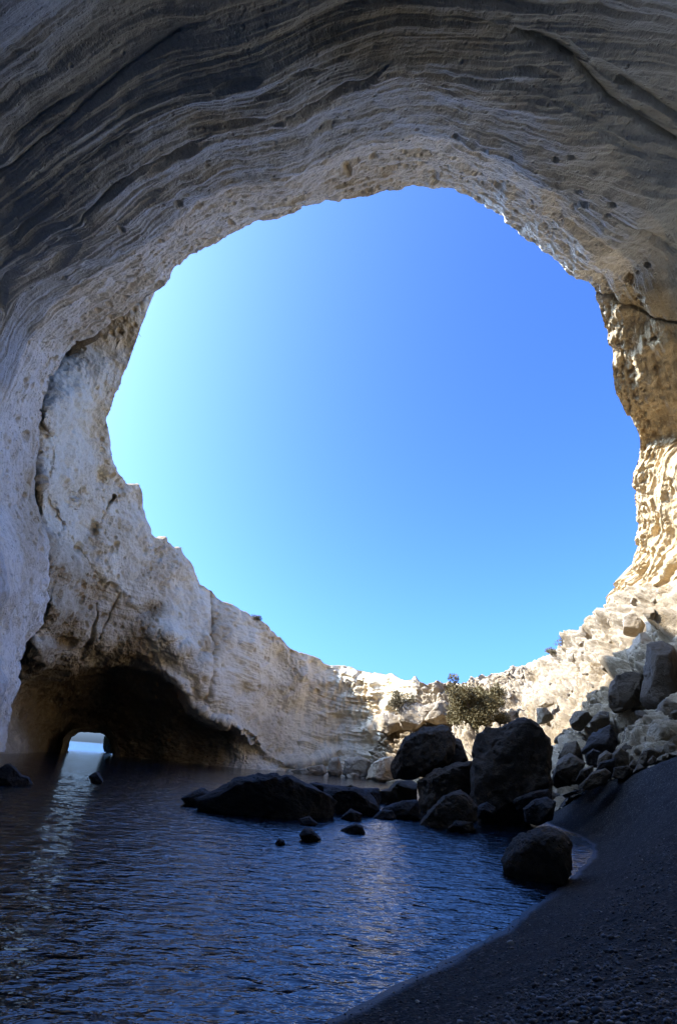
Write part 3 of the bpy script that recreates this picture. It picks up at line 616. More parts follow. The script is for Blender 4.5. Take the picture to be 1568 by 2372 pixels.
# ------------------------------------------------------------------ sea
SHORE_PX = [(300, 2560), (520, 2460), (740, 2372), (860, 2315), (960, 2262), (1070, 2205), (1170, 2145), (1240, 2095), (1300, 2050), (1345, 2010), (1372, 1980), (1368, 1955), (1330, 1932), (1270, 1910), (1240, 1893), (1200, 1885), (1140, 1875), (1090, 1862)]
SHORE = [(-9, -7.5), (-5, -3.5)] + [tuple(ptz(np.array(x), np.array(y), 0.0)[:2]) for x, y in SHORE_PX]
SHORE += [(SHORE[-1][0] + 3, SHORE[-1][1] + 6), (SHORE[-1][0] + 6, SHORE[-1][1] + 20)]
def build_water():
    r = np.concatenate([np.geomspace(1.0, 70, 900), np.geomspace(75, 9000, 60)])
    th = np.radians(np.concatenate([np.linspace(-50, 45, 760), np.linspace(47, 308, 90)]))
    Rr, Th = np.meshgrid(r, th, indexing='ij'); X = Rr * np.sin(Th); Y = Rr * np.cos(Th)
    q = np.stack([X, Y, 0 * X], -1)
    wx = X + 0.5 * fbm(q * 0.4, 2); wy = Y + 0.35 * fbm(q * 0.5 + 9, 2) + 0.12 * X
    h = 0.009 * perlin(np.stack([wx * 1.3, wy * 2.6, 0 * X], -1)) + 0.0055 * perlin(np.stack([wx * 3.2, wy * 6.0, 0 * X + 3], -1)) * (Rr < 25)
    h = h * np.exp(-((Rr / 55) ** 2))
    P = np.stack([X, Y, h], -1); P = np.concatenate([P, P[:, :1]], 1)
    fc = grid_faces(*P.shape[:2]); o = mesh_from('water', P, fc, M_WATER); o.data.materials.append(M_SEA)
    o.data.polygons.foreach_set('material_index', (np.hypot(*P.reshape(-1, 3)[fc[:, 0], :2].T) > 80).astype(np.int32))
    tag(o, 'dark rippled sea water filling the cave pool and the open sea', 'water', kind='structure')
build_water()

# ------------------------------------------------------------------ beach
def beach_height(X, Y):
    S = np.array(SHORE); d, s = polydist(X, Y, S); sd = -d * s              # land lies on this side of the shoreline
    sl_ = 0.21 + 0.054 * np.clip(Y - 3, 0, 12)
    k_ = np.clip(sd - 0.12, 0, 0.6); z = np.where(sd > 0, 0.17 * sd + sl_ * (k_ * k_ / 1.2 + np.clip(sd - 0.72, 0, 30)), 0.25 * sd)
    cap = np.interp(Y, [0, 8, 11, 13.3, 15.9, 18, 24], [3.0, 3.0, 2.5, 1.95, 1.35, 0.95, 0.6]); z = z - np.where(z > cap - 0.3, np.clip(z - cap + 0.3, 0, None) - 0.3 * (1 - np.exp(-np.clip(z - cap + 0.3, 0, None) / 0.3)), 0)
    return np.clip(z, -0.8, 6.0), sd
def beach_surface(X, Y):
    Z, sd = beach_height(X, Y); q = np.stack([X, Y, 0 * X], -1); up = sstep(0.1, 1.5, sd)
    lines = perlin(np.stack([sd * 1.6, 0.12 * (X + Y), 0 * X], -1))                # berm lines left by the swell, along the shore
    return Z + up * (0.025 * lines + 0.05 * fbm(q * 0.5, 3) + 0.012 * fbm(q * 5, 3)) + 0.006 * fbm(q * 2, 2), sd
def build_beach():
    xs = np.concatenate([np.arange(-12, -3, 0.12), np.arange(-3, 9, 0.045), np.arange(9, 22, 0.09)]); ys = np.concatenate([np.arange(-10, 0.8, 0.15), np.arange(0.8, 10, 0.045), np.arange(10, 30, 0.10)])
    X, Y = np.meshgrid(xs, ys); Z, sd = beach_surface(X, Y)
    P = np.stack([X, Y, Z], -1)
    o = mesh_from('beach', P, grid_faces(*P.shape[:2]), M_BEACH)
    tag(o, 'steep dark gravel beach sweeping down to the water', 'beach', kind='structure')
build_beach()

def ico(sub):
    import bmesh
    bm = bmesh.new(); bmesh.ops.create_icosphere(bm, subdivisions=sub, radius=1.0)
    v = np.array([x.co for x in bm.verts]); f = np.array([[y.index for y in x.verts] for x in bm.faces]); bm.free(); return v, f
ICO = {k: ico(k) for k in (1, 2, 3, 4, 5, 6)}

def build_gravel():
    v0, f0 = ICO[1]; V = []; Fc = []; k = 0; n = 0
    sh = []
    while n < 40000:
        r = 1.25 + 8.5 * rng.random() ** 1.7; a = math.radians(rng.uniform(-12, 62)); x, y = r * math.sin(a), r * math.cos(a)
        sh.append((x, y)); n += 1
    sh = np.array(sh); Z, sd = beach_surface(sh[:, 0], sh[:, 1])
    for (x, y), z, s in zip(sh, Z, sd):
        if s < 0.03: continue
        size = min(0.024, 0.0062 * math.exp(rng.normal(0, 0.45))) * (0.6 if s < 0.8 else 1.0)
        sc = size * rng.uniform(0.6, 1.3, 3) * np.array([1, 1, 0.65]); a = rng.uniform(0, 6.28); c_, s_ = math.cos(a), math.sin(a)
        p = v0 * (1 + rng.normal(0, 0.10, (len(v0), 1))) * sc
        p = np.c_[p[:, 0] * c_ - p[:, 1] * s_, p[:, 0] * s_ + p[:, 1] * c_, p[:, 2]] + (x, y, z + size * 0.12)
        V.append(p); Fc.append(f0 + k); k += len(v0)
    m, nt, b = nodes('pebbles'); T = NT(nt)
    g = T.n('ShaderNodeNewGeometry')
    T.link(T.ramp(g.outputs['Random Per Island'], [(0, (0.012, 0.012, 0.013)), (0.55, (0.045, 0.043, 0.041)), (0.9, (0.13, 0.125, 0.12)), (1.0, (0.34, 0.325, 0.30))]), b.inputs['Base Color'])
    b.inputs['Roughness'].default_value = 0.6
    o = mesh_from('gravel', np.concatenate(V), np.concatenate(Fc), m)
    tag(o, 'loose dark and grey pebbles strewn over the near beach', 'gravel', kind='stuff')
build_gravel()

# ------------------------------------------------------------------ boulders
def outline_rock(name, label, outline, hd, depth, mat, seed, cat='boulder', group=None, boxy=0.62, clips=7, sub=5, rough=1.0, sink=0.0, foot=0):
    """a boulder whose outline, size and place follow the photo; real depth front to back"""
    r = np.random.default_rng(seed)
    ol = np.array(outline, float)
    if foot:
        cx_, yb = 0.5 * (ol[:, 0].min() + ol[:, 0].max()), ol[:, 1].max(); H = np.ptp(ol[:, 1])
        if foot == 2: hd = min(24.0, float(np.hypot(*ptz(np.array(cx_), np.array(yb), 0.0)[:2])) + 1.0 * depth)
        m_ = ol[:, 1] > ol[:, 1].min() + 0.62 * H; ol[m_, 1] += (0.12 if foot == 2 else 0.30) * H
    c = 0.5 * (ol.min(0) + ol.max(0)); C0 = pt(c[0], c[1], hd)
    vh = ray(c[0], c[1]); e3 = np.array([vh[0], vh[1], 0]); e3 /= np.linalg.norm(e3); e1 = np.array([e3[1], -e3[0], 0]); e2 = np.array([0, 0, 1.0])
    W = pt(ol[:, 0], ol[:, 1], np.full(len(ol), hd)) - C0; ab = np.c_[W @ e1, W @ e2]
    ang = np.arctan2(ab[:, 1], ab[:, 0]); rad = np.hypot(ab[:, 0], ab[:, 1])
    size = rad.mean(); v, f = ICO[sub]
    # ray-cast the outline polygon for its radius at every angle
    th = np.linspace(-math.pi, math.pi, 721); rr = np.full(721, 0.0); m = len(ab)
    for k in range(m):
        a, b = ab[k], ab[(k + 1) % m]; e = b - a; dx, dy = np.cos(th), np.sin(th); den = dx * e[1] - dy * e[0]
        with np.errstate(divide='ignore', invalid='ignore'):
            t = (a[0] * e[1] - a[1] * e[0]) / den; s = (a[0] * dy - a[1] * dx) / den
        ok = (t > 0) & (s >= -1e-6) & (s <= 1 + 1e-6) & np.isfinite(t); rr = np.where(ok, np.maximum(rr, t), rr)
    rr = np.where(rr <= 0, size, rr)
    a_, b_, c_ = v[:, 0], v[:, 2], v[:, 1]; rho = np.hypot(a_, b_); phi = np.arctan2(b_, a_)
    R = np.interp(phi, th, rr) * rho ** boxy; D = np.sign(c_) * np.abs(c_) ** 0.75 * depth
    Q = np.c_[np.cos(phi) * R, np.sin(phi) * R, D]
    s3 = np.array([size, size, depth])
    for k in range(clips + 4):                                         # broken planar faces
        n = r.normal(size=3); n[:2] *= 0.5; n[2] = -abs(n[2]) - 0.25 if k < clips - 1 else n[2]; n /= np.linalg.norm(n)
        q = Q / s3; pr_ = q @ n; dcl = pr_.max() * r.uniform(0.68, 0.90)
        over = np.maximum(0, pr_ - dcl); Q = (q - n * (over * 0.98)[:, None]) * s3
    sd = r.uniform(0, 100)
    nz = fbm(Q / size * 1.3 + sd, 5, gain=0.58) * 0.085 - 0.05 * cobbles(Q / size * 1.6 + sd, int(sd)) + np.abs(perlin(Q / size * 3 + sd)) * -0.05
    nz += -0.05 * np.clip(ridged(Q / size * 2.2 + sd, 2) - 0.9, 0, 1)
    nz += 0.022 * fbm(Q / size * 6.0 + sd, 3) - 0.05 * np.exp(-(perlin(Q / size * np.array([1.1, 2.0, 1.1]) + sd + 31) / 0.035) ** 2) * (perlin(Q / size * 0.9 + sd) > 0.05)
    nn = Q / (np.linalg.norm(Q, axis=1)[:, None] + 1e-9)
    Q = Q + nn * (nz * size * rough)[:, None]
    X = Q[:, :1] * e1 + Q[:, 1:2] * e2 + Q[:, 2:] * e3
    o = mesh_from(name, X, f, mat); o.location = C0 - np.array([0, 0, sink])
    tag(o, label, cat, group); return o
def k1(L): return [(830.2 + x * .2647, 1541.8 + y * .2647) for x, y in L]
def k2(L): return [(1245.3 + x * .2058, 1363.9 + y * .2058) for x, y in L]
def k3(L): return [(.2647 * x, 1601 + .2647 * y) for x, y in L]
def k4(L): return [(355.8 + x * .3404, 1719.7 + y * .3404) for x, y in L]
def k8(L): return [(770.9 + x * .5083, 1779 + y * .5083) for x, y in L]

ROCKS = [
 # name, label, outline, distance, depth, material
 ('boulder', 'rounded black boulder standing alone at the water edge of the beach', k8([(765, 415), (800, 355), (850, 305), (910, 280), (990, 270), (1050, 295), (1085, 345), (1092, 450), (1060, 500), (900, 520), (800, 500), (785, 455)]), 7.6, 0.55, 'D'),
 ('boulder', 'huge leaning dark boulder balanced on rocks, overhanging to the left', [(902, 1780), (907, 1761), (936, 1714), (970, 1690), (989, 1674), (1010, 1671), (1039, 1683), (1046, 1700), (1050, 1714), (1052, 1748), (1039, 1772), (994, 1796), (962, 1808), (920, 1806), (905, 1796)], 19.5, 1.2, 'D'),
 ('boulder', 'brown boulder wedged against the right side of the leaning boulder', k1([(800, 620), (900, 650), (930, 740), (972, 790), (960, 850), (900, 880), (780, 890), (740, 760)]), 20.6, 0.9, 'D'),
 ('boulder', 'huge square-shouldered black boulder in the middle of the shore', [(1095, 1713), (1105, 1697), (1119, 1684), (1170, 1674), (1199, 1663), (1227, 1668), (1257, 1687), (1271, 1711), (1276, 1781), (1273, 1817), (1228, 1856), (1105, 1860), (1088, 1800), (1093, 1757)], 17.0, 1.5, 'D'),
 ('boulder', 'long low black rock mound lying in the water', k4([(380, 340), (480, 290), (600, 235), (720, 225), (840, 195), (920, 210), (1020, 270), (1130, 320), (1200, 370), (1300, 430), (1335, 465), (1240, 540), (1110, 580), (900, 560), (700, 550), (500, 510), (300, 460), (270, 400)]), 14.2, 1.3, 'K'),
 ('rock', 'small pointed rock at the left tip of the long mound', k4([(180, 375), (330, 312), (400, 340), (400, 440), (230, 425)]), 14.8, 0.5, 'K'),
 ('boulder', 'dark rounded boulder between the long mound and the leaning boulder', k4([(1130, 290), (1250, 300), (1450, 320), (1520, 390), (1540, 460), (1420, 500), (1300, 490), (1180, 400)]), 17.5, 0.9, 'K'),
 ('rock', 'thin dark slab behind the shallow channel by the back wall', k4([(1050, 270), (1240, 292), (1390, 300), (1380, 330), (1180, 340)]), 20.5, 0.6, 'K'),
 ('boulder', 'dark sloping boulder directly under the leaning boulder overhang', k1([(260, 1080), (340, 1005), (470, 985), (520, 1010), (510, 1190), (200, 1220), (90, 1110)]), 19.2, 0.9, 'D'),
 ('rock', 'low dark rock left of the channel, ending the mound', k1([(-20, 1070), (60, 1075), (180, 1065), (240, 1120), (170, 1230), (20, 1240), (-60, 1180)]), 18.3, 0.8, 'K'),
 ('boulder', 'broad shaded boulder that carries the leaning boulder', k1([(510, 1010), (620, 945), (840, 850), (985, 840), (1040, 1000), (1040, 1180), (900, 1220), (570, 1230), (520, 1110)]), 18.6, 1.1, 'D'),
 ('rock', 'angular slanted slab leaning up from the water before the leaning boulder', k1([(520, 1330), (560, 1285), (700, 1160), (900, 1070), (965, 1140), (1035, 1220), (1045, 1310), (900, 1410), (600, 1440), (530, 1400)]), 14.5, 0.8, 'D'),
 ('rock', 'flat dark rock at the channel mouth beside the slanted slab', k1([(190, 1250), (400, 1175), (520, 1175), (545, 1310), (420, 1345), (300, 1310)]), 15.2, 0.6, 'K'),
 ('rock', 'low black tip of rock awash at the channel mouth', k1([(110, 1330), (200, 1262), (300, 1268), (335, 1320), (220, 1345)]), 14.3, 0.35, 'K'),
 ('rock', 'low rock half under water in front of the slanted slab', k1([(745, 1440), (850, 1348), (1000, 1368), (1025, 1420), (870, 1460)]), 12.6, 0.4, 'K'),
 ('rock', 'bluish wet rock between the slanted slab and the wet sand', k1([(1020, 1240), (1120, 1192), (1200, 1240), (1180, 1300), (1040, 1310)]), 15.0, 0.4, 'K'),
 ('rock', 'blunt dark rock at the foot of the square-shouldered boulder', k1([(1440, 1250), (1540, 1170), (1640, 1150), (1725, 1190), (1700, 1300), (1560, 1340), (1460, 1310)]), 13.8, 0.6, 'K'),
 ('rock', 'long flat dark rock under the square-shouldered boulder', k1([(1340, 1180), (1500, 1110), (1660, 1080), (1700, 1150), (1560, 1230), (1380, 1250)]), 15.6, 0.5, 'K'),
 ('rock', 'black rock alone in the water close to the left wall', k3([(-20, 720), (15, 645), (90, 635), (150, 680), (200, 740), (260, 752), (295, 800), (100, 830), (0, 800)]), 15.5, 0.6, 'K'),
 ('rock', 'small black rock in the bright reflection below the tunnel', k3([(780, 745), (830, 706), (880, 718), (908, 760), (890, 790), (800, 785)]), 17.5, 0.4, 'K'),
 ('rock', 'smallest black rock alone in the open pool', k4([(825, 685), (845, 653), (890, 668), (900, 692), (860, 700)]), 8.7, 0.13, 'K'),
 ('rock', 'domed black rock in the pool beside the smallest one', k4([(985, 625), (1030, 582), (1080, 592), (1148, 655), (1100, 675), (1030, 680)]), 9.2, 0.25, 'K'),
 ('rock', 'flat black rock in the pool in front of the channel', k4([(1250, 602), (1330, 568), (1380, 552), (1422, 568), (1440, 608), (1400, 622), (1330, 622)]), 9.7, 0.25, 'K'),
 ('rock', 'low rock awash at the right end of the long mound', k4([(1270, 505), (1340, 452), (1425, 488), (1410, 525), (1330, 535)]), 12.8, 0.35, 'K'),
 ('rock', 'flat wet rock awash before the long mound', k4([(990, 520), (1060, 503), (1122, 548), (1040, 568)]), 11.6, 0.3, 'K'),
 # rubble slope
 ('boulder', 'tallest shaded spire of rock above the beach', k2([(1130, 1280), (1180, 850), (1240, 640), (1350, 575), (1430, 600), (1530, 660), (1570, 780), (1640, 1250), (1500, 1380), (1300, 1420), (1200, 1400)]), 22.0, 1.2, 'P'),
 ('boulder', 'big rounded shaded boulder left of the tall spire', k2([(790, 1200), (800, 1080), (870, 985), (1000, 942), (1080, 948), (1165, 990), (1170, 1300), (950, 1390), (850, 1400), (795, 1330)]), 23.5, 1.0, 'P'),
 ('boulder', 'sunlit upright slab between the tall spire and the rubble', k2([(1040, 900), (1000, 700), (1100, 530), (1190, 478), (1310, 590), (1260, 760), (1150, 930), (1070, 960)]), 25.5, 0.9, 'P'),
 ('boulder', 'big sunlit angular block below the overhanging wall', k2([(1200, 390), (1410, 238), (1590, 380), (1600, 600), (1480, 660), (1330, 620), (1230, 520)]), 28.5, 1.5, 'P'),
 ('boulder', 'sunlit squarish boulder with a dark right face', k2([(950, 300), (1100, 305), (1225, 430), (1120, 520), (960, 510)]), 31.0, 1.2, 'P'),
 ('boulder', 'wide lumpy sunlit boulder with a shadow under it', k2([(555, 765), (640, 688), (750, 698), (835, 760), (820, 805), (670, 850), (580, 815)]), 36.0, 1.4, 'P'),
 ('boulder', 'broad sunlit boulder above the lumpy one', k2([(465, 690), (600, 615), (740, 635), (800, 680), (640, 715), (550, 770), (490, 750)]), 38.5, 1.3, 'P'),
 ('rock', 'round sunlit rock high on the slope beside its twin', k2([(790, 545), (850, 518), (918, 570), (850, 606)]), 37.0, 0.6, 'P'),
 ('rock', 'round pale rock high on the slope nearer the rim', k2([(690, 535), (760, 498), (795, 570), (730, 596)]), 38.5, 0.6, 'P'),
 ('rock', 'sharp triangular sunlit rock with one dark face', k2([(680, 880), (825, 875), (765, 985), (715, 955)]), 34.0, 0.7, 'P'),
 ('rock', 'pointed rock with a black shaded face in mid slope', k2([(535, 1075), (655, 1165), (590, 1180), (505, 1155)]), 35.0, 0.5, 'P'),
 ('boulder', 'pale sunlit boulder right above the square-shouldered boulder', k2([(-20, 1350), (100, 1345), (190, 1450), (100, 1510), (-10, 1530)]), 29.0, 1.0, 'P'),
 ('rock', 'flat tilted pale slab in the middle of the sunlit slope', k2([(-10, 1320), (60, 1280), (170, 1262), (180, 1300), (90, 1340)]), 33.0, 0.6, 'P'),
 ('boulder', 'tan boulder half in shade at the edge of the shadow', k2([(345, 1480), (400, 1388), (560, 1388), (625, 1450), (480, 1600), (365, 1570)]), 25.5, 0.9, 'P'),
 ('boulder', 'shaded boulder between the tan boulder and the big rounded one', k2([(580, 1510), (680, 1388), (800, 1378), (810, 1510), (640, 1620)]), 24.0, 0.9, 'P'),
 ('boulder', 'shaded boulder stacked on the biggest rock beside the black block', k2([(215, 1860), (300, 1735), (440, 1715), (525, 1880), (420, 1920)]), 20.3, 0.7, 'P'),
 ('boulder', 'biggest shaded rock next to the square-shouldered boulder', k2([(150, 2100), (210, 1900), (350, 1845), (550, 1960), (420, 2100), (200, 2160)]), 18.6, 0.8, 'P'),
 ('rock', 'dark rock behind the pale egg-shaped ones', k2([(525, 1870), (620, 1798), (725, 1840), (680, 1970), (550, 1940)]), 20.0, 0.5, 'K'),
 ('rock', 'pale egg-shaped rock beside the cube-like one', k2([(655, 1970), (680, 1878), (760, 1816), (835, 1860), (810, 1970), (700, 2010)]), 19.2, 0.45, 'P'),
 ('rock', 'pale cube-like rock near the top of the gravel', k2([(826, 1855), (930, 1786), (1025, 1850), (1025, 1960), (900, 2010), (836, 1940)]), 19.2, 0.5, 'P'),
 ('rock', 'black wedge-shaped rock with a sharp edge on the gravel', k2([(600, 2050), (700, 1960), (885, 1895), (880, 2010), (815, 2090), (680, 2080)]), 17.8, 0.4, 'K'),
 ('rock', 'light grey rock left of the black wedge', k2([(410, 2130), (480, 2035), (625, 1985), (625, 2090), (460, 2170)]), 17.6, 0.4, 'P'),
 ('rock', 'broken pale rock lying on the edge of the gravel', k2([(440, 2190), (600, 2065), (760, 2015), (820, 2080), (750, 2150), (560, 2215)]), 16.6, 0.4, 'P'),
 ('boulder', 'wide rounded pale boulder at the head of the beach', k2([(1095, 1910), (1190, 1815), (1280, 1790), (1385, 1840), (1360, 1900), (1150, 1975)]), 18.4, 0.7, 'P'),
 ('boulder', 'palest smooth boulder at the top corner of the gravel', k2([(1360, 1805), (1460, 1720), (1580, 1635), (1640, 1700), (1600, 1790), (1440, 1850)]), 17.2, 0.6, 'P'),
 ('boulder', 'large shaded tan boulder above the palest smooth one', k2([(1210, 1640), (1300, 1525), (1500, 1450), (1600, 1500), (1640, 1660), (1400, 1790), (1240, 1810)]), 19.6, 1.0, 'P'),
 ('boulder', 'knobbly shaded boulder at the foot of the tall spire', k2([(1275, 1450), (1370, 1285), (1430, 1248), (1530, 1268), (1620, 1350), (1600, 1510), (1450, 1510)]), 20.6, 0.8, 'P'),
 ('rock', 'small speckled rock standing upright amid the dark rubble', k2([(925, 1725), (980, 1555), (1050, 1555), (1065, 1640), (1010, 1735)]), 21.0, 0.5, 'P'),
 ('boulder', 'black jagged boulder amid the shaded rubble', k2([(470, 1760), (620, 1618), (820, 1535), (860, 1600), (950, 1790), (700, 1830)]), 21.5, 0.8, 'K'),
 ('rock', 'brown rock below the small speckled upright one', k2([(935, 1775), (1000, 1728), (1110, 1760), (1090, 1830), (980, 1840)]), 20.0, 0.4, 'D'),
 ('rock', 'triangular grey rock on the gravel under the wide pale boulder', k2([(1050, 2070), (1130, 1950), (1200, 2010), (1180, 2050)]), 17.0, 0.3, 'P'),
 ('rock', 'brown flat rock sunk in the gravel below the cube-like one', k2([(830, 2090), (850, 2010), (1010, 1990), (1080, 2050), (960, 2110)]), 17.0, 0.4, 'D'),
 ('rock', 'small round rock at the foot of the wide pale boulder', k2([(1000, 2000), (1060, 1930), (1140, 1950), (1090, 2010)]), 17.6, 0.3, 'P'),
 ('rock', 'small dark rock leaning on the wide pale boulder', k2([(1225, 1960), (1290, 1875), (1345, 1920), (1290, 2000)]), 17.2, 0.3, 'P'),
 ('rock', 'long grey rock ledge pointing across the shaded rubble', k2([(1030, 1560), (1120, 1490), (1250, 1440), (1230, 1530), (1100, 1590)]), 21.3, 0.5, 'P'),
 ('rock', 'thin dark slab lying flat on the beach behind the round boulder', [(1300, 1842), (1345, 1826), (1352, 1833), (1310, 1849)], 15.5, 0.2, 'K'),
 # far corner by the back wall
 ('boulder', 'pale sunlit boulder at the far waterline under the slope', k1([(60, 1000), (100, 870), (200, 810), (300, 790), (340, 850), (330, 1000), (200, 1020)]), 45.0, 1.6, 'P'),
 ('boulder', 'sunlit overhanging outcrop above the pale rubble at the back', k1([(110, 470), (160, 430), (300, 430), (420, 440), (420, 560), (250, 610), (150, 570)]), 50.5, 1.6, 'P'),
 ('boulder', 'tall pale outcrop with a shaded hollow under the small bush', k1([(340, 480), (350, 380), (430, 330), (640, 335), (720, 290), (740, 420), (600, 480), (520, 560), (380, 580)]), 47.5, 1.9, 'P'),
 ('boulder', 'slanting sunlit outcrop beside the bush', k1([(560, 480), (720, 300), (800, 330), (850, 430), (830, 500), (700, 520)]), 45.5, 1.6, 'P'),
 ('rock', 'tall grey block at the foot of the back wall', k4([(1180, 200), (1200, 110), (1260, 95), (1290, 200), (1260, 240), (1200, 240)]), 52.0, 1.0, 'P'),
 ('rock', 'low pale rock shelf along the foot of the back wall', k4([(920, 190), (1080, 165), (1170, 145), (1190, 200), (1140, 245), (1000, 235)]), 50.5, 1.2, 'P'),
 ('boulder', 'grey cracked block in the shaded back corner', k4([(1280, 220), (1300, 120), (1400, 90), (1480, 130), (1480, 230), (1360, 250)]), 52.5, 1.4, 'P'),
 ('rock', 'small dark-footed rock before the cracked block', k4([(1310, 225), (1350, 205), (1400, 215), (1400, 260), (1330, 260)]), 48.0, 0.6, 'P'),
 ('boulder', 'sunlit seaward stack standing outside the tunnel', k3([(900, 520), (905, 450), (912, 395), (935, 380), (985, 430), (985, 540), (960, 560)]), 88.0, 1.6, 'P'),
]
FOOT2 = {0, 4, 5, 6, 8, 9, 11, 12, 13, 14, 18, 20, 21, 22, 23, 24}; FOOT1 = {3, 7, 10, 15, 16, 17, 19} | set(range(40, 58))
MATS = {'D': M_DARKB, 'K': M_BLACK, 'P': M_BOULD, 'M': M_MIDB}
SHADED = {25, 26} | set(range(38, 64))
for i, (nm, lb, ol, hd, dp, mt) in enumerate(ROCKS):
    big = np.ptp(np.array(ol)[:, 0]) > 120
    if mt == 'P' and i in SHADED and 'palest' not in lb and 'sunlit' not in lb and hd < 26: mt = 'M'  # pale rocks lying in shade get the darkened copy
    if i in (25, 26): mt = 'D'  # shaded spire and its neighbour painted darker still
    if i == 4: dp = 0.9; ol = [(x_, y_ - 0.25 * max(0, y_ - 1830)) for x_, y_ in ol]
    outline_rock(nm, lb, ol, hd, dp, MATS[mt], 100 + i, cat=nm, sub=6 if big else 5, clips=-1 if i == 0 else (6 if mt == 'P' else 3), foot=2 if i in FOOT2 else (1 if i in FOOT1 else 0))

# loose rubble: shared shapes, every stone its own object
def stone_mesh(seed, mat):
    r = np.random.default_rng(seed); v, f = ICO[3]; Q = v.copy()
    for k in range(15):
        n = r.normal(size=3); n /= np.linalg.norm(n); p = Q @ n; d = p.max() * r.uniform(0.55, 0.85); Q = Q - n * np.maximum(0, p - d)[:, None]
    Q = Q * (1 + 0.06 * fbm(v * 1.5 + seed * 3.1, 4))[:, None] * r.uniform(0.75, 1.2, 3)
    me = mesh_from('rubble_stone', Q, f, mat, link=False); me.set_sharp_from_angle(angle=math.radians(24)); return me
STONES = [stone_mesh(k, M_BOULD) for k in range(9)] + [stone_mesh(20 + k, (M_MIDB, M_MIDB, M_DARKB)[k]) for k in range(3)]  # the last few carry the shade-darkened rock colours
def rubble(n, sel, sizes, label, group, dark=0.0, seed=1):
    r = np.random.default_rng(seed); c = np.argwhere(sel); k = 0
    for i, j in c[r.permutation(len(c))]:
        if k >= n: break
        P = SLOPE[i, j]; s = sizes[0] * (sizes[1] / sizes[0]) ** (r.random() ** 2.2)
        me = STONES[int(r.integers(9, 12))] if r.random() < dark else STONES[int(r.integers(0, 9))]
        o = bpy.data.objects.new('rubble_stone', me); COL.objects.link(o)
        o.location = P + np.array([0, 0, s * 0.12]); o.rotation_euler = r.uniform(0, 6.28, 3); o.scale = (s,) * 3
        tag(o, label, 'rock', group); k += 1
lit = (SPY < 1600 + 0 * SPX) & (SPX > 1080) & (SPX < 1575)
rng2 = np.random.default_rng(3)
up_sel = (SPX > 1090) & (SPX < 1575) & (SPY < 1650 - 0.45 * (SPX - 1200)) & (SPY > 1200)
mid_sel = (SPX > 880) & (SPX < 1440) & (SPY >= 1650 - 0.45 * (SPX - 1200)) & (SPY < 1730)
low_sel = (SPX > 1150) & (SPX < 1575) & (SPY >= 1600) & (SPY > 1730 - 0.35 * (SPX - 1280))
rubble(100, up_sel, (0.14, 0.62), 'pale sunlit stone scattered high on the rubble slope', 'pale stones high on the sunlit slope', 0.03, 1)
rubble(100, mid_sel, (0.13, 0.6), 'pale stone strewn over the lower slope above the big boulders', 'pale stones on the lower slope', 0.05, 2)
rubble(90, low_sel, (0.10, 0.40), 'shaded stone of the rubble heap at the head of the beach', 'shaded stones at the head of the beach', 0.6, 3)

# ------------------------------------------------------------------ bushes
def tube(V, F, a, b, ra, rb, n=6):
    a = np.array(a, float); b = np.array(b, float); d = b - a; d /= np.linalg.norm(d) + 1e-9
    x = np.cross(d, [0.3, 0.8, 0.5]); x /= np.linalg.norm(x); y = np.cross(d, x); k = len(V); t = np.arange(n) * 2 * math.pi / n
    for p, r in ((a, ra), (b, rb)):
        for q in t: V.append(p + r * (math.cos(q) * x + math.sin(q) * y))
    for i in range(n): F.append((k + i, k + (i + 1) % n, k + n + (i + 1) % n, k + n + i))
def bush(name, label, px, py, hd, w, h, nleaf, leaf, mat, seed, group=None):
    r = np.random.default_rng(seed); base = pt(px, py, hd)
    e = bpy.data.objects.new(name, None); COL.objects.link(e); e.location = base; tag(e, label, 'bush', group)
    V, F = [], []; tips = []
    for k in range(16):
        a = r.uniform(0, 6.28); rr = r.uniform(0.12, 0.47) * w; top = np.array([math.cos(a) * rr, math.sin(a) * rr * 0.8, (r.uniform(0.12, 0.95) - 0.25 * rr / w) * h])
        mid = top * np.array([.55, .55, .5]) + r.normal(0, 0.04 * w, 3); tube(V, F, (0, 0, -0.1 * h), mid, 0.022 * w, 0.014 * w); tube(V, F, mid, top, 0.014 * w, 0.005 * w); tips.append(top)
    b = mesh_from('branches', np.array(V), np.array(F), M_WOOD); b.parent = e
    cl = []
    for t in tips:
        for k in range(7): cl.append((t * r.uniform(0.55, 1.08) + r.normal(0, 0.10, 3) * np.array([w, w, h]), r.uniform(0.08, 0.16) * w))
    LV = np.empty((nleaf, 4, 3)); ci = r.integers(0, len(cl), nleaf)
    for k in range(nleaf):
        c, s = cl[ci[k]]; d = r.normal(size=3); d /= np.linalg.norm(d); p = c + d * s * r.random() ** 0.4
        ax = d + r.normal(0, 0.7, 3) + np.array([0, 0, 0.4]); ax /= np.linalg.norm(ax); sd = np.cross(ax, r.normal(size=3)); sd /= np.linalg.norm(sd) + 1e-9
        l = leaf * r.uniform(0.6, 1.3); LV[k] = p, p + ax * l * .5 + sd * l * .28, p + ax * l, p + ax * l * .5 - sd * l * .28
    lf = mesh_from('foliage', LV.reshape(-1, 3), np.arange(nleaf * 4).reshape(-1, 4), mat, smooth=False); lf.parent = e
    return e
bush('bush', 'large olive bush growing on the sunlit slope behind the boulders', 1106, 1678, 42, 4.1, 3.0, 30000, 0.15, M_LEAF, 5)
bush('bush', 'upper right lobe of dense olive bush on the slope', 1132, 1632, 42.6, 2.3, 1.5, 7500, 0.13, M_LEAF, 6)
bush('bush', 'small thin bush above the shaded hollow of the outcrop', 930, 1642, 47, 2.4, 1.5, 5000, 0.12, M_LEAF2, 7)
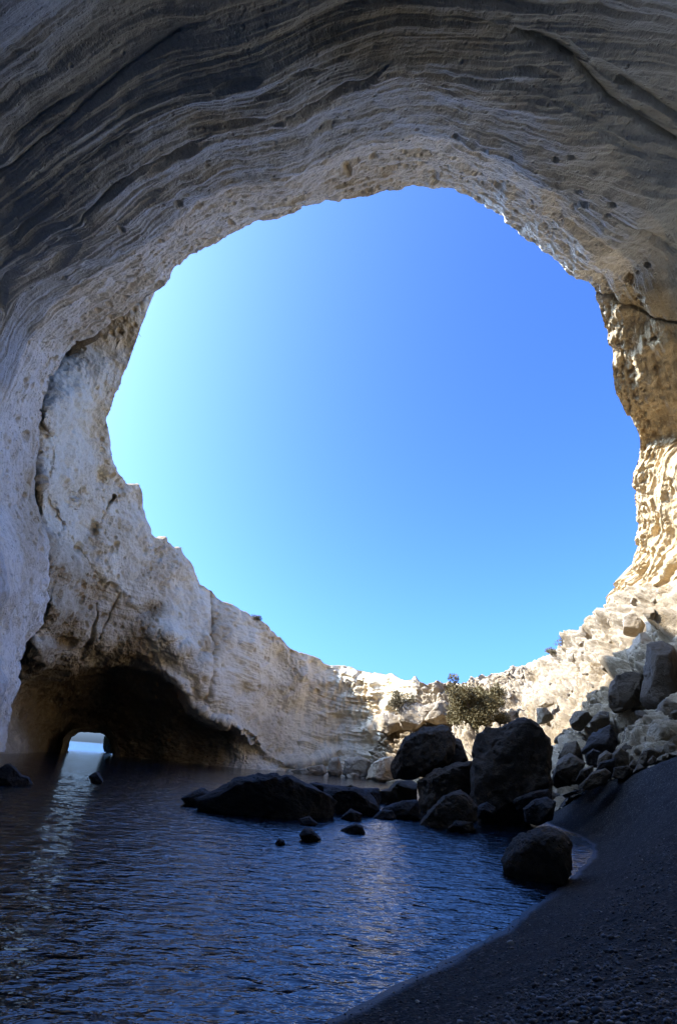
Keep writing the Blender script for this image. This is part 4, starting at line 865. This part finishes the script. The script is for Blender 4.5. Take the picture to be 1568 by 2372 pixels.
for k, (x, y, hd, w, h, lb) in enumerate(((1345, 1486, 45, 1.7, 0.8, 'dark brown shrub, biggest of the row along the right rim'), (1310, 1497, 47, 1.5, 0.7, 'dark brown shrub below the biggest one on the right rim'), (1375, 1458, 43, 1.0, 0.6, 'small dark shrub nearest the overhang on the right rim'), (1280, 1515, 49, 1.2, 0.5, 'low flat shrub lowest on the right rim'), (590, 1438, 51.3, 1.2, 0.6, 'tiny dark shrub alone on the rim of the left cliff'))):
    bush('shrub', lb, x, y, hd, w, h, 1300, 0.13, M_LEAF2, 30 + k)

# ------------------------------------------------------------------ bird
def build_bird():
    c = pt(320, 773, 60.0); e = bpy.data.objects.new('bird', None); COL.objects.link(e); e.location = c; e.rotation_euler = (0.5, 0.3, 0.9)
    tag(e, 'small dark bird gliding in the sky beside the left cliff', 'bird')
    v, f = ICO[3]; x = v[:, 1]; taper = np.clip(1 - 0.55 * np.clip(-x, 0, 1), .3, 1)
    B = np.c_[v[:, 0] * 0.075 * taper, x * 0.30, v[:, 2] * 0.07 * taper]; hd = np.exp(-((x - 0.95) / .25) ** 2); B[:, 2] += 0.02 * hd
    mesh_from('body', B, f, M_BIRD).parent = e
    for s in (-1, 1):
        pts = np.array([(0.04, 0.14, .03), (0.30, 0.20, .09), (0.62, 0.02, .05), (0.42, -0.02, .06), (0.25, -0.03, .07), (0.04, -0.10, .03)]); pts[:, 0] *= s
        V = np.concatenate([pts + (0, 0, .008), pts - (0, 0, .008)]); F = [(0, 1, 4, 5), (1, 2, 3, 4), (6, 7, 10, 11), (7, 8, 9, 10)] + [(i, (i + 1) % 6, 6 + (i + 1) % 6, 6 + i) for i in range(6)]
        mesh_from('wing', V, F, M_BIRD, smooth=False).parent = e
    V = np.array([(-.03, -.26, 0), (.03, -.26, 0), (.08, -.45, 0), (-.08, -.45, 0)]); V = np.concatenate([V + (0, 0, .006), V - (0, 0, .006)])
    mesh_from('tail', V, [(0, 1, 2, 3), (4, 5, 6, 7), (0, 1, 5, 4), (1, 2, 6, 5), (2, 3, 7, 6), (3, 0, 4, 7)], M_BIRD, smooth=False).parent = e
build_bird()

# ------------------------------------------------------------------ white pebbles on the near beach
def beach_hit(px, py):
    v = ray(np.array(px), np.array(py)); t = 0.002
    for _ in range(4000):
        p = CAM + v * t
        if beach_surface(p[:1], p[1:2])[0][0] >= p[2]: return p
        t += 0.000004 + t * 0.001
    return p
for k, (x, y, s, lb) in enumerate(((1358, 2281, 11, 'white broken shell-like pebble on the near gravel'), (1183, 2187, 9, 'flat white pebble on the gravel close to the waterline'), (1500, 2316, 11, 'long pale pebble on the gravel beside the frame corner'), (968, 2324, 7, 'thin pale splinter lying on the dark wet gravel'))):
    p = beach_hit(x, y); d = np.linalg.norm(p - CAM); r = s / FPX * d * 0.75
    v, f = ICO[3]; Q = v.copy(); rr = np.random.default_rng(50 + k)
    for _ in range(6):
        n = rr.normal(size=3); n /= np.linalg.norm(n); pr = Q @ n; Q = Q - n * np.maximum(0, pr - pr.max() * 0.7)[:, None]
    o = mesh_from('pebble', Q * np.array([r, r * 0.6, r * 0.45]), f, M_SHELL); o.location = p + np.array([0, 0, r * 0.3]); o.rotation_euler = (0, 0.2, rr.uniform(0, 3)); tag(o, lb, 'pebble')
